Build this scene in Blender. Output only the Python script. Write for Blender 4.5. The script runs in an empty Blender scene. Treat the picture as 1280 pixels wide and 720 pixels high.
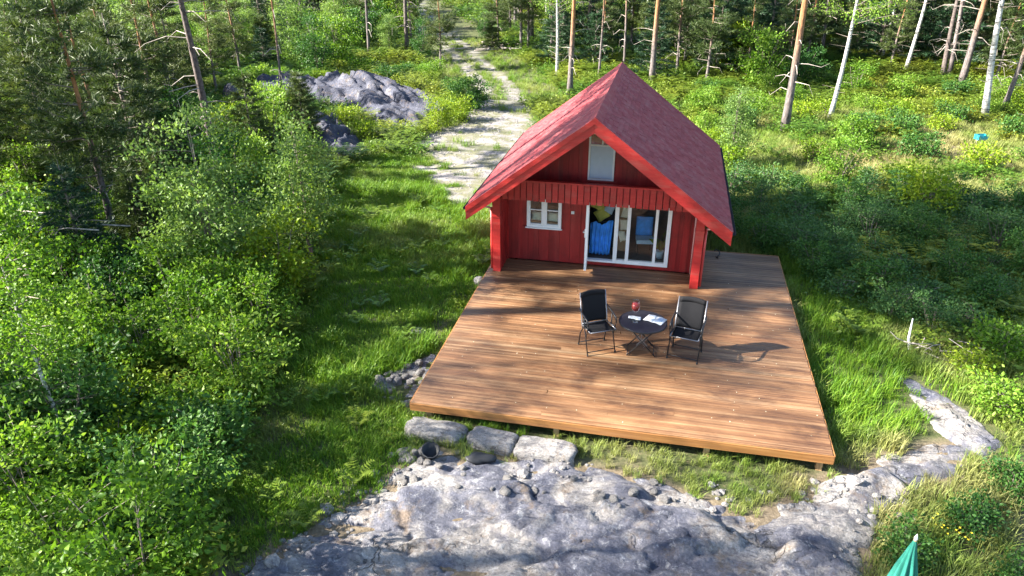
import bpy, math, random
import numpy as np
from mathutils import Vector, Matrix, Euler

random.seed(7)
RNG = np.random.default_rng(11)
SC = bpy.context.scene
COL = SC.collection

# ------------------------------------------------------------------ camera, sky, sun, exposure
cam_d = bpy.data.cameras.new('camera')
cam = bpy.data.objects.new('camera', cam_d)
COL.objects.link(cam)
cam_d.sensor_width = 36.0
cam_d.lens = 914.4 / 1280 * 36
cam_d.clip_end = 1500
cam_d.clip_start = 0.05
cam.location = (0, 0, 8.0)
cam.rotation_euler = (math.radians(64.0), 0, math.radians(12.07))
SC.camera = cam

SUN_EL, SUN_AZ = math.radians(31), math.radians(254.5)      # azimuth clockwise from +Y: where the sun stands
sun_dir = Vector((math.sin(SUN_AZ) * math.cos(SUN_EL), math.cos(SUN_AZ) * math.cos(SUN_EL), math.sin(SUN_EL)))
world = bpy.data.worlds.new('World')
SC.world = world
world.use_nodes = True
wn = world.node_tree
sky = wn.nodes.new('ShaderNodeTexSky')
sky.sky_type = 'NISHITA'
sky.sun_disc = False
sky.sun_elevation = SUN_EL
sky.sun_rotation = SUN_AZ
bgn = wn.nodes['Background']
bgn.inputs['Strength'].default_value = 0.07
wn.links.new(sky.outputs[0], bgn.inputs['Color'])
sl = bpy.data.lights.new('sun', 'SUN')
sl.energy = 5.0
sl.angle = math.radians(0.7)
sl.color = (1.0, 0.94, 0.83)
so = bpy.data.objects.new('sun', sl)
COL.objects.link(so)
so.rotation_euler = (-sun_dir).to_track_quat('-Z', 'Y').to_euler()
so.location = (-30, -10, 30)
SC.view_settings.view_transform = 'Standard'
SC.view_settings.look = 'None'
SC.view_settings.exposure = 2.65
SC.view_settings.gamma = 1.0
SC.cycles.max_bounces = 6
SC.cycles.diffuse_bounces = 3
SC.cycles.transparent_max_bounces = 8
SC.cycles.use_denoising = True

# ------------------------------------------------------------------ numeric helpers
def _hash(ix, iy, s):
    h = (ix.astype(np.int64) * 374761393 + iy.astype(np.int64) * 668265263 + s * 1442695041) & 0xffffffff
    h = ((h ^ (h >> 13)) * 1274126177) & 0xffffffff
    return ((h ^ (h >> 16)) & 0xffff) / 65535.0

def vnoise(x, y, s=0):
    x = np.asarray(x, float); y = np.asarray(y, float)
    ix = np.floor(x); iy = np.floor(y)
    fx = x - ix; fy = y - iy
    fx = fx * fx * (3 - 2 * fx); fy = fy * fy * (3 - 2 * fy)
    a = _hash(ix, iy, s); b = _hash(ix + 1, iy, s); c = _hash(ix, iy + 1, s); d = _hash(ix + 1, iy + 1, s)
    return (a * (1 - fx) + b * fx) * (1 - fy) + (c * (1 - fx) + d * fx) * fy

def fbm(x, y, s=0, o=4):
    t = 0; amp = .5; n = 0
    x = np.asarray(x, float); y = np.asarray(y, float)
    for k in range(o):
        t = t + amp * vnoise(x * 2 ** k + 17.3 * k, y * 2 ** k - 9.1 * k, s + k); n += amp; amp *= .5
    return t / n * 2 - 1

def sst(a, b, x):
    t = np.clip((x - a) / (b - a), 0, 1)
    return t * t * (3 - 2 * t)

def polydist(x, y, P):
    """signed distance to a polygon, positive inside"""
    x = np.asarray(x, float); y = np.asarray(y, float)
    d = np.full(x.shape, 1e9); ins = np.zeros(x.shape, bool)
    n = len(P)
    for i in range(n):
        ax, ay = P[i]; bx, by = P[(i + 1) % n]
        ex, ey = bx - ax, by - ay
        t = np.clip(((x - ax) * ex + (y - ay) * ey) / (ex * ex + ey * ey + 1e-12), 0, 1)
        d = np.minimum(d, np.hypot(x - ax - t * ex, y - ay - t * ey))
        c = (ay > y) != (by > y)
        with np.errstate(divide='ignore', invalid='ignore'):
            xi = (bx - ax) * (y - ay) / ((by - ay) if by != ay else 1e-12) + ax
        ins ^= c & (x < xi)
    return np.where(ins, d, -d)

def linedist(x, y, pts):
    """distance to a polyline and the width interpolated along it; pts = (x, y, halfwidth)"""
    x = np.asarray(x, float); y = np.asarray(y, float)
    d = np.full(x.shape, 1e9); w = np.zeros(x.shape)
    sgn = np.zeros(x.shape)
    for (ax, ay, aw), (bx, by, bw) in zip(pts, pts[1:]):
        ex, ey = bx - ax, by - ay
        t = np.clip(((x - ax) * ex + (y - ay) * ey) / (ex * ex + ey * ey), 0, 1)
        dd = np.hypot(x - ax - t * ex, y - ay - t * ey)
        m = dd < d
        d = np.where(m, dd, d); w = np.where(m, aw + (bw - aw) * t, w)
        sgn = np.where(m, np.sign((x - ax) * ey - (y - ay) * ex), sgn)
    return d, w, sgn

# ------------------------------------------------------------------ the lie of the land
DX0, DX1, DY0, DY1 = -4.27, 3.27, 10.80, 19.54           # deck
SLAB = [(-6.2, 4.0), (-5.9, 6.0), (-5.3, 7.3), (-4.5, 8.2), (-4.05, 9.3), (-3.7, 9.95), (-2.2, 10.05), (-1.0, 10.15),
        (.2, 10.1), (1.0, 9.85), (1.9, 9.55), (2.7, 10.15), (3.45, 10.85), (4.3, 11.6), (5.1, 12.0), (5.8, 12.2), (5.9, 11.7), (5.0, 11.0), (4.0, 10.1),
        (3.55, 9.2), (3.3, 8.4), (3.0, 7.2), (3.1, 4.0)]
SLAB2 = [(5.05, 14.5), (5.75, 14.3), (6.2, 13.3), (6.5, 12.3), (6.05, 11.75), (5.6, 12.1), (5.3, 13.1)]
SLAB3 = [(-4.2, 11.2), (-4.2, 12.9), (-4.6, 13.2), (-5.1, 12.7), (-5.5, 12.0), (-5.35, 11.4), (-4.8, 11.3)]
CROP1 = [(-24.5, 36.0), (-24.0, 39.0), (-22.0, 40.0), (-18.5, 40.8), (-15.8, 40.6), (-12.2, 38.2), (-10.6, 34.6), (-11.4, 32.4), (-13.3, 31.8), (-15.2, 34.0), (-17.5, 36.0), (-20.5, 34.5)]
CROP2 = [(-17.0, 33.2), (-15.6, 32.9), (-14.2, 30.4), (-12.3, 28.6), (-12.6, 27.5), (-14.6, 28.2), (-16.4, 31.0)]
CROP3 = [(-21.6, 26.8), (-20.0, 27.6), (-18.7, 27.2), (-18.6, 26.2), (-20.4, 25.6)]
PATH = [(-38.5, 106, 1.5), (-33.5, 95, 1.5), (-29.0, 82, 1.5), (-22.3, 68, 1.4), (-15.9, 55.5, 1.25), (-11.2, 46, 1.3), (-8.9, 39, 1.45), (-7.9, 33.5, 1.9),
        (-7.3, 29, 2.3), (-6.9, 26, 1.9), (-6.1, 23.4, 1.1)]
YARD = [(-8.7, 35), (-10.8, 31.2), (-10.2, 28.5), (-9.2, 26.6), (-7.6, 24.6), (-6.6, 22.6), (-5.2, 22.0), (-4.8, 24.5), (-5.2, 33), (-6.2, 36)]

def H(x, y):
    x = np.asarray(x, float); y = np.asarray(y, float)
    h = -0.40 + .13 * fbm(x / 7, y / 7, 3) + .05 * fbm(x / 1.6, y / 1.6, 9) + .018 * fbm(x * 2.2, y * 2.2, 12, 2)
    h = h + .16 * np.exp(-(((x + 5.2) / 1.6) ** 2 + ((y - 16.5) / 3.2) ** 2))
    h = h + .6 * np.exp(-(((x + 17) / 6.5) ** 2 + ((y - 39.5) / 4.2) ** 2))
    h = h + .35 * np.exp(-(((x + 15) / 3) ** 2 + ((y - 31) / 2.5) ** 2))
    h = h + .028 * np.clip(np.hypot(x, y) - 48, 0, 90) + .5 * fbm(x / 40, y / 40, 21, 2) * sst(45, 90, np.hypot(x, y))
    # a low shelf under the deck and the cabin
    ins = np.minimum(np.minimum(x - DX0 + .1, DX1 + .1 - x), np.minimum(y - DY0 + .25, 23.6 - y))
    k = sst(-.15, .25, ins)
    return h * (1 - k) + np.minimum(h, -.36) * k

# masks shared by the ground and the planting
def m_slab(x, y):
    wob = .16 * fbm(x * 1.3, y * 1.3, 31) + .07 * fbm(x * 5, y * 5, 33, 2)
    return polydist(x, y, SLAB) + wob
def m_rock(x, y):
    wob = .35 * fbm(x * .8, y * .8, 41) + .1 * fbm(x * 3, y * 3, 43, 2)
    w2 = .12 * fbm(x * 1.5, y * 1.5, 45)
    r = np.maximum.reduce([polydist(x, y, CROP1) + wob * 1.4, polydist(x, y, CROP2) + wob, polydist(x, y, CROP3) + wob, polydist(x, y, SLAB2) + w2, polydist(x, y, SLAB3) + w2])
    return np.maximum(r, m_slab(x, y))
def m_path(x, y):
    d, w, s = linedist(x, y, PATH)
    wob = .35 * fbm(x * .7, y * .7, 51) + .12 * fbm(x * 3, y * 3, 55, 2)
    body = (w - d) + wob
    yard = polydist(x, y, YARD) + wob * 1.6 + 1.5 * fbm(x * .4, y * .9, 57, 3) - .25
    far = sst(36, 42, y)
    middle = far * sst(.55, .25, d + .1 * wob) * 1.0        # grassy strip between the two wheel ruts
    return sst(-.15, .3, np.maximum(body, yard)) * (1 - .9 * middle) * (1 - .75 * sst(.08, .42, fbm(x * .55, y * 1.5, 58, 4)))
def m_built(x, y, e=0.0):
    return ((x > DX0 - e) & (x < DX1 + e) & (y > DY0 - e) & (y < DY1 + e)) | ((x > -4.3 - e) & (x < 1.3 + e) & (y > 16.5) & (y < 23.4 + e))
LAWN = [(-5.2, 7.2), (-6.4, 7.6), (-6.6, 9.2), (-7.4, 11.2), (-7.7, 13.2), (-8.2, 15.2), (-9.0, 17.2), (-10.2, 19.5), (-11.6, 22.5), (-12.0, 25.5), (-11.4, 27.5),
        (-9.2, 27.4), (-7.0, 24.5), (-5.0, 23.6), (-3.9, 21), (-3.9, 10.8), (-3.7, 10), (-4.2, 9.2), (-4.6, 8.2)]
def m_lawn(x, y):
    return polydist(x, y, LAWN) + .35 * fbm(x * .9, y * .9, 61)
def m_dry(x, y):
    """how parched the grass is, 0..1"""
    d = .30 + .55 * fbm(x / 2.3, y / 2.3, 71) + .3 * fbm(x * 1.5, y * 1.5, 73, 2)
    d = d + .55 * np.exp(-(((x - 6.6) / 1.4) ** 2 + ((y - 15.3) / 1.2) ** 2)) + .3 * np.exp(-(((x - 10) / 6) ** 2 + ((y - 33) / 5) ** 2))
    d = d + .1 * np.exp(-(((x - 5.2) / .9) ** 2 + ((y - 11.6) / 1.4) ** 2)) - .1 * np.exp(-(((x - 4.2) / .9) ** 2 + ((y - 9.4) / 1.4) ** 2))
    d = d + .3 * sst(.6, 0, -m_slab(x, y)) * (m_slab(x, y) < 0)
    d = d + .35 * np.exp(-(((x + 7.2) / .8) ** 2 + ((y - 10.3) / .9) ** 2))
    d = d - .5 * sst(3.3, 3.8, x) * sst(6.5, 4.5, x) * sst(11.5, 13, y) * sst(22, 18, y)
    return np.clip(d, 0, 1)

# ------------------------------------------------------------------ materials
def nt(name):
    m = bpy.data.materials.new(name)
    m.use_nodes = True
    return m, m.node_tree, m.node_tree.nodes['Principled BSDF']

def N(t, kind, **kw):
    n = t.nodes.new(kind)
    for k, v in kw.items():
        if k in n.inputs: n.inputs[k].default_value = v
        else: setattr(n, k, v)
    return n

def ramp(t, fac, stops):
    r = t.nodes.new('ShaderNodeValToRGB')
    el = r.color_ramp.elements
    while len(el) < len(stops): el.new(.5)
    for e, (p, c) in zip(el, stops):
        e.position = p
        e.color = (*c, 1) if len(c) == 3 else c
    t.links.new(fac, r.inputs[0])
    return r.outputs[0]

def mixc(t, fac, a, b, mode='MIX'):
    n = t.nodes.new('ShaderNodeMix')
    n.data_type = 'RGBA'; n.blend_type = mode
    for sock, v in ((n.inputs[0], fac), (n.inputs[6], a), (n.inputs[7], b)):
        if hasattr(v, 'links'): t.links.new(v, sock)
        elif isinstance(v, (int, float)): sock.default_value = v
        else: sock.default_value = (*v, 1)
    return n.outputs[2]

def math_n(t, op, a, b=0.0):
    n = t.nodes.new('ShaderNodeMath'); n.operation = op
    for s, v in ((n.inputs[0], a), (n.inputs[1], b)):
        if hasattr(v, 'links'): t.links.new(v, s)
        else: s.default_value = v
    return n.outputs[0]

def noise(t, vec, scale, detail=4, rough=.6, dist=0.0):
    n = N(t, 'ShaderNodeTexNoise', Scale=scale, Detail=detail, Roughness=rough, Distortion=dist)
    if vec is not None: t.links.new(vec, n.inputs['Vector'])
    return n.outputs['Fac']

def bump(t, b, h, strength=.4, dist=.02):
    n = N(t, 'ShaderNodeBump', Strength=strength, Distance=dist)
    t.links.new(h, n.inputs['Height']); t.links.new(n.outputs[0], b.inputs['Normal'])

def coords(t, which='Object', scale=(1, 1, 1), randomize=False):
    c = t.nodes.new('ShaderNodeTexCoord').outputs[which]
    mp = N(t, 'ShaderNodeMapping')
    mp.inputs['Scale'].default_value = scale
    t.links.new(c, mp.inputs[0])
    if randomize:
        oi = t.nodes.new('ShaderNodeObjectInfo')
        v = N(t, 'ShaderNodeVectorMath', operation='SCALE')
        v.inputs[0].default_value = (37, 53, 71)
        t.links.new(oi.outputs['Random'], v.inputs['Scale'])
        t.links.new(v.outputs[0], mp.inputs['Location'])
    return mp.outputs[0]

def plain(name, col, rough=.5, metal=0.0, spec=.5, var=0.0, nscale=8.0, bmp=0.0):
    m, t, b = nt(name)
    b.inputs['Roughness'].default_value = rough
    b.inputs['Metallic'].default_value = metal
    b.inputs['Specular IOR Level'].default_value = spec
    v = coords(t)
    f = noise(t, v, nscale, 5)
    lo = tuple(c * (1 - var) for c in col); hi = tuple(min(1, c * (1 + var)) for c in col)
    t.links.new(ramp(t, f, [(.3, lo), (.7, hi)]), b.inputs['Base Color'])
    if bmp: bump(t, b, f, bmp, .01)
    return m

def wood(name, dark, mid, light, grain=(1.2, 40, 40), rough=.6, rnd=.35, wear=None, bmp=.25):
    """boards: streaks along the grain, every board its own tone"""
    m, t, b = nt(name)
    v = coords(t, 'Object', grain, True)
    f = noise(t, v, 1.0, 6, .65, .3)
    v2 = coords(t, 'Object', tuple(g * .25 for g in grain), True)
    f2 = noise(t, v2, 1.0, 4, .6)
    col = ramp(t, f, [(.25, dark), (.5, mid), (.78, light)])
    if wear:
        col = mixc(t, ramp(t, f2, [(.52, (0, 0, 0)), (.75, (.7, .7, .7))]), col, wear)
    oi = t.nodes.new('ShaderNodeObjectInfo')
    val = math_n(t, 'MULTIPLY_ADD', oi.outputs['Random'], rnd); val.node.inputs[2].default_value = 1 - rnd / 2
    hsv = N(t, 'ShaderNodeHueSaturation')
    t.links.new(col, hsv.inputs['Color']); t.links.new(val, hsv.inputs['Value'])
    t.links.new(hsv.outputs[0], b.inputs['Base Color'])
    b.inputs['Roughness'].default_value = rough
    bump(t, b, f, bmp, .006)
    return m

def leaf(name, c0, c1, c2, trans=.35, tint_dry=None, rough=.5, spec=.25):
    """leaves: each leaf its own tone, some light let through"""
    m, t, b = nt(name)
    g = t.nodes.new('ShaderNodeNewGeometry')
    oi = t.nodes.new('ShaderNodeObjectInfo')
    r = math_n(t, 'MULTIPLY_ADD', g.outputs['Random Per Island'], .62)
    r.node.inputs[2].default_value = 0
    r2 = math_n(t, 'MULTIPLY_ADD', oi.outputs['Random'], .38)
    t.links.new(r, r2.node.inputs[2])
    col = ramp(t, r2, [(.0, c0), (.5, c1), (1.0, c2)])
    if tint_dry:
        a = t.nodes.new('ShaderNodeAttribute'); a.attribute_type = 'INSTANCER'; a.attribute_name = 'tint'
        dry = ramp(t, g.outputs['Random Per Island'], [(0, tuple(c * .7 for c in tint_dry)), (1, tint_dry)])
        col = mixc(t, a.outputs['Fac'], col, dry)
    t.links.new(col, b.inputs['Base Color'])
    b.inputs['Roughness'].default_value = rough
    b.inputs['Specular IOR Level'].default_value = spec
    tr = t.nodes.new('ShaderNodeBsdfTranslucent')
    t.links.new(mixc(t, 1.0, col, (1.0, 1.0, .55), 'MULTIPLY'), tr.inputs['Color'])
    mx = N(t, 'ShaderNodeMixShader'); mx.inputs[0].default_value = trans
    t.links.new(b.outputs[0], mx.inputs[1]); t.links.new(tr.outputs[0], mx.inputs[2])
    t.links.new(mx.outputs[0], t.nodes['Material Output'].inputs['Surface'])
    return m

def rock_mat(name, scale=1.0, pale=.5, t0=0.0):
    m, t, b = nt(name)
    v = coords(t, 'Object', (scale,) * 3)
    big = noise(t, v, .9, 5, .6, .4)
    med = noise(t, v, 4.5, 8, .7, .3)
    fine = noise(t, v, 26, 6, .7)
    col = ramp(t, big, [(t0 + .32, (.06, .065, .10)), (t0 + .42, (.15, .15, .185)), (t0 + .50, (.31, .285, .27)), (t0 + .66, (.43, .405, .385))])
    stre = noise(t, coords(t, 'Object', (scale * 2.2, scale * 7, scale * 3)), 1.0, 8, .75, .8)
    col = mixc(t, ramp(t, stre, [(.36, (.85,) * 3), (.49, (0,) * 3)]), col, (.05, .052, .075))
    col = mixc(t, ramp(t, noise(t, v, 6, 8, .8, .6), [(.54, (0,) * 3), (.63, (pale,) * 3)]), col, (.52, .52, .54))
    col = mixc(t, ramp(t, noise(t, v, 1.7, 7, .75), [(.54, (0,) * 3), (.66, (.8,) * 3)]), col, (.19, .135, .09))
    col = mixc(t, ramp(t, noise(t, v, 3.1, 7, .8), [(.64, (0,) * 3), (.70, (.7,) * 3)]), col, (.07, .085, .03))
    col = mixc(t, .7, col, ramp(t, fine, [(.32, (.3,) * 3), (.62, (1.0,) * 3)]), 'MULTIPLY')
    vo = N(t, 'ShaderNodeTexVoronoi', Scale=.8, feature='DISTANCE_TO_EDGE')
    wv = N(t, 'ShaderNodeVectorMath', operation='ADD')
    nz = N(t, 'ShaderNodeTexNoise', Scale=2.2, Detail=5.0)
    t.links.new(v, nz.inputs['Vector'])
    t.links.new(v, wv.inputs[0]); t.links.new(nz.outputs['Color'], wv.inputs[1])
    t.links.new(wv.outputs[0], vo.inputs['Vector'])
    crack = mixc(t, 1.0, ramp(t, vo.outputs['Distance'], [(.0, (1,) * 3), (.016, (0,) * 3)]), ramp(t, noise(t, v, .8, 3), [(.54, (0,) * 3), (.6, (1,) * 3)]), 'MULTIPLY')
    col = mixc(t, math_n(t, 'MULTIPLY', crack, .75), col, (.05, .045, .04))
    t.links.new(col, b.inputs['Base Color'])
    b.inputs['Roughness'].default_value = .85
    hh = math_n(t, 'ADD', math_n(t, 'MULTIPLY', med, .7), math_n(t, 'MULTIPLY', fine, .35))
    hh = math_n(t, 'SUBTRACT', hh, math_n(t, 'MULTIPLY', crack, .5))
    hh = math_n(t, 'ADD', hh, math_n(t, 'MULTIPLY', stre, .8))
    bump(t, b, hh, 1.0, .09)
    return m

def ground_mat():
    m, t, b = nt('ground')
    v = coords(t, 'Object')
    gm = N(t, 'ShaderNodeAttribute', attribute_name='gravel').outputs['Fac']
    dm = N(t, 'ShaderNodeAttribute', attribute_name='dry').outputs['Fac']
    n1 = noise(t, v, 1.4, 6, .65); n2 = noise(t, v, 14, 5, .7); n3 = noise(t, v, 60, 3, .7)
    soil = ramp(t, n2, [(.3, (.035, .045, .018)), (.5, (.07, .085, .03)), (.7, (.12, .10, .055))])
    straw = ramp(t, n2, [(.3, (.09, .07, .045)), (.5, (.16, .125, .085)), (.72, (.25, .20, .14))])
    col = mixc(t, ramp(t, dm, [(.45, (0,) * 3), (.9, (1,) * 3)]), soil, straw)
    grav = ramp(t, n3, [(.25, (.08, .074, .07)), (.45, (.22, .20, .195)), (.75, (.40, .375, .365))])
    grav = mixc(t, ramp(t, n1, [(.44, (0,) * 3), (.58, (.85,) * 3)]), grav, (.13, .13, .065))
    col = mixc(t, gm, col, grav)
    t.links.new(col, b.inputs['Base Color'])
    b.inputs['Roughness'].default_value = .95
    b.inputs['Specular IOR Level'].default_value = .2
    bump(t, b, math_n(t, 'ADD', n2, math_n(t, 'MULTIPLY', n3, .5)), .8, .04)
    return m

def glass_mat():
    m, t, b = nt('window_glass')
    g = N(t, 'ShaderNodeBsdfGlossy', Roughness=.02)
    tr = t.nodes.new('ShaderNodeBsdfTransparent'); tr.inputs['Color'].default_value = (.95, .97, .96, 1)
    lw = N(t, 'ShaderNodeLayerWeight', Blend=.5)
    fr = math_n(t, 'MULTIPLY_ADD', math_n(t, 'POWER', lw.outputs['Facing'], 3.5), .55); fr.node.inputs[2].default_value = .045
    mx = t.nodes.new('ShaderNodeMixShader')
    t.links.new(fr, mx.inputs[0]); t.links.new(tr.outputs[0], mx.inputs[1]); t.links.new(g.outputs[0], mx.inputs[2])
    t.links.new(mx.outputs[0], t.nodes['Material Output'].inputs['Surface'])
    return m

def bark_pine():
    m, t, b = nt('pine_bark')
    v = coords(t, 'Object', (9, 9, 2.6), True)
    f = noise(t, v, 1.6, 6, .7, .5)
    sep = N(t, 'ShaderNodeSeparateXYZ')
    t.links.new(t.nodes.new('ShaderNodeTexCoord').outputs['Object'], sep.inputs[0])
    hz = math_n(t, 'ADD', math_n(t, 'DIVIDE', sep.outputs['Z'], 7.5), math_n(t, 'MULTIPLY', f, .35))
    low = ramp(t, f, [(.3, (.03, .024, .024)), (.5, (.11, .09, .088)), (.7, (.22, .19, .18))])
    up = ramp(t, f, [(.3, (.12, .05, .022)), (.55, (.27, .125, .05)), (.75, (.38, .21, .10))])
    col = mixc(t, ramp(t, hz, [(.5, (0,) * 3), (.85, (1,) * 3)]), low, up)
    t.links.new(col, b.inputs['Base Color']); b.inputs['Roughness'].default_value = .85
    bump(t, b, f, .8, .03)
    return m

def bark_birch():
    m, t, b = nt('birch_bark')
    v = coords(t, 'Object', (3, 3, 16), True)
    f = noise(t, v, 1.0, 5, .65, .4)
    f2 = noise(t, coords(t, 'Object', (2, 2, 1.6), True), 1.0, 4)
    col = ramp(t, f, [(.38, (.03, .03, .03)), (.46, (.30, .29, .28)), (.62, (.55, .55, .53))])
    col = mixc(t, ramp(t, f2, [(.55, (0,) * 3), (.75, (.7,) * 3)]), col, (.22, .21, .20))
    t.links.new(col, b.inputs['Base Color']); b.inputs['Roughness'].default_value = .7
    bump(t, b, f, .4, .01)
    return m

def roof_mat():
    m, t, b = nt('roof_shingle_red')
    v = coords(t, 'Object')
    g = t.nodes.new('ShaderNodeNewGeometry')
    f = noise(t, v, 3.0, 6, .65); f2 = noise(t, v, 55, 4, .7)
    col = ramp(t, g.outputs['Random Per Island'], [(0, (.23, .036, .044)), (.5, (.27, .046, .053)), (1, (.31, .064, .068))])
    col = mixc(t, ramp(t, f, [(.46, (0,) * 3), (.72, (.6,) * 3)]), col, (.33, .15, .14))
    col = mixc(t, .5, col, ramp(t, f2, [(.3, (.5,) * 3), (.7, (1.0,) * 3)]), 'MULTIPLY')
    t.links.new(col, b.inputs['Base Color'])
    b.inputs['Roughness'].default_value = .75
    b.inputs['Specular IOR Level'].default_value = .2
    bump(t, b, f2, .4, .01)
    return m

MAT = {}
MAT['red'] = wood('red_painted_wood', (.19, .005, .006), (.27, .009, .009), (.33, .018, .016), (30, 30, 1.5), .5, .3, (.30, .045, .036), bmp=.25)
MAT['red_trim'] = wood('bright_red_trim', (.29, .011, .011), (.37, .016, .015), (.43, .035, .028), (2, 25, 25), .45, .2, (.33, .07, .055), bmp=.2)
MAT['roof'] = roof_mat()
MAT['deck'] = wood('deck_wood', (.062, .027, .013), (.138, .066, .029), (.275, .158, .076), (.9, 24, 24), .5, .36, (.31, .205, .115), .4)
def weathered(m, scale, lo, hi, f=.6):
    t = m.node_tree; b = t.nodes['Principled BSDF']
    src = b.inputs['Base Color'].links[0].from_socket
    g = t.nodes.new('ShaderNodeNewGeometry')
    mp = N(t, 'ShaderNodeMapping'); mp.inputs['Scale'].default_value = scale
    t.links.new(g.outputs['Position'], mp.inputs[0])
    n = noise(t, mp.outputs[0], 1.0, 7, .7, .5)
    k = ramp(t, n, [(.36, lo), (.5, (1, 1, 1)), (.68, hi)])
    t.links.new(mixc(t, f, src, k, 'MULTIPLY'), b.inputs['Base Color'])
weathered(MAT['deck'], (.55, 1.4, 1), (.45, .42, .45), (1.5, 1.6, 1.7), .9)
weathered(MAT['red'], (1.2, 1.2, .8), (.62, .6, .6), (1.25, 1.4, 1.4), .9)
weathered(MAT['red_trim'], (1.0, 1.0, 1.0), (.72, .7, .7), (1.2, 1.5, 1.5), .9)
MAT['deckedge'] = wood('deck_edge_wood', (.12, .045, .012), (.25, .11, .03), (.36, .18, .06), (.8, 22, 22), .6, .3, (.20, .09, .05), .4)
MAT['rawwood'] = wood('raw_timber', (.22, .13, .06), (.36, .23, .11), (.45, .31, .17), (25, 25, 1.2), .75, .3)
MAT['white'] = plain('white_painted_frame', (.80, .80, .80), .4, var=.05)
MAT['glass'] = glass_mat()
MAT['blind'] = plain('pale_blue_blind', (.52, .60, .70), .6, var=.04)
MAT['rock'] = rock_mat('bedrock', 1.0, .5, .05)
MAT['crag'] = rock_mat('shade_toned_crag', 1.3, .12, .25)  # bedrock mix darkened, putting the trees' shade into the outcrop colour
MAT['rock2'] = rock_mat('stone_blocks', 2.4, .8, -.10)
MAT['ground'] = ground_mat()
MAT['pinebark'] = bark_pine()
MAT['darkbark'] = plain('dark_grey_pine_bark', (.09, .07, .065), .9, var=.65, nscale=9, bmp=.8)
MAT['birchbark'] = bark_birch()
MAT['twig'] = plain('grey_brown_twig', (.16, .13, .11), .8, var=.4)
MAT['deadwood'] = plain('bleached_dead_wood', (.30, .26, .23), .8, var=.4)
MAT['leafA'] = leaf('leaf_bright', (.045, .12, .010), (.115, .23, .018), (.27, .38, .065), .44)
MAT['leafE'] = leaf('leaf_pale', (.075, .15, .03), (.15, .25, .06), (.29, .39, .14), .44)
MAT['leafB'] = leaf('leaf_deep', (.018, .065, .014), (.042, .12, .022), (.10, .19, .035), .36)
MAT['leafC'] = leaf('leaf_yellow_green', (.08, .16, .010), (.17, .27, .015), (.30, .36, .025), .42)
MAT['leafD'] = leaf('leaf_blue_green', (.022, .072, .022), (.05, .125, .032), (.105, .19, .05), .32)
MAT['needle'] = leaf('pine_needles', (.03, .055, .018), (.065, .10, .028), (.15, .18, .055), .25)
MAT['needleB'] = leaf('spruce_needles', (.014, .042, .022), (.03, .072, .032), (.06, .11, .042), .15)
MAT['grass'] = leaf('grass_blades', (.045, .13, .008), (.11, .23, .014), (.23, .33, .035), .38, (.40, .35, .16))
MAT['herb'] = leaf('undergrowth_leaves', (.03, .09, .010), (.075, .17, .018), (.17, .26, .035), .38, (.30, .31, .035))
MAT['black'] = plain('black_tube', (.018, .018, .021), .35, .3, var=.2)
MAT['gun'] = plain('grey_tube', (.22, .22, .24), .35, .8, var=.15)
MAT['mesh'] = plain('black_textile', (.011, .011, .013), .85, spec=.15, var=.3, nscale=90, bmp=.3)
MAT['tabletop'] = plain('dark_table_top', (.022, .022, .030), .45, var=.3, nscale=14)
MAT['paper'] = plain('white_paper', (.62, .62, .62), .8, var=.04)
MAT['print'] = plain('grey_blue_print', (.35, .42, .52), .8, var=.1)
MAT['wine'] = plain('red_wine', (.22, .003, .008), .4)
MAT['wineglass'] = glass_mat()
for n_ in MAT['wineglass'].node_tree.nodes:
    if n_.type == 'MATH' and n_.operation == 'MULTIPLY_ADD': n_.inputs[2].default_value = .05
MAT['bluecloth'] = plain('blue_cloth', (.06, .30, .80), .8, var=.25, nscale=5)
MAT['palecloth'] = plain('pale_blue_cloth', (.42, .56, .66), .8, var=.1)
MAT['cream'] = plain('cream_cloth', (.72, .68, .52), .85, var=.1)
MAT['olive'] = plain('yellow_cloth', (.52, .50, .10), .85, var=.2)
MAT['blackcloth'] = plain('black_cloth', (.015, .015, .018), .85, var=.2)
MAT['inner'] = plain('grey_inner_wall', (.42, .39, .36), .85, var=.12, nscale=3)
MAT['innerfloor'] = plain('dark_inner_floor', (.11, .09, .075), .6, var=.2)
MAT['teal'] = plain('teal_parasol_cloth', (.010, .15, .115), .85, var=.18, nscale=6)
MAT['turq'] = plain('turquoise_plastic', (.008, .26, .36), .5, var=.1)
MAT['rubber'] = plain('black_plastic', (.010, .011, .014), .6, var=.2)
MAT['pipe'] = plain('red_pipe', (.48, .05, .045), .4, var=.1)
MAT['pinkpipe'] = plain('faded_pink_pipe', (.62, .34, .31), .45, var=.1)
MAT['flower'] = plain('yellow_petals', (.75, .55, .02), .7, var=.1)

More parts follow.
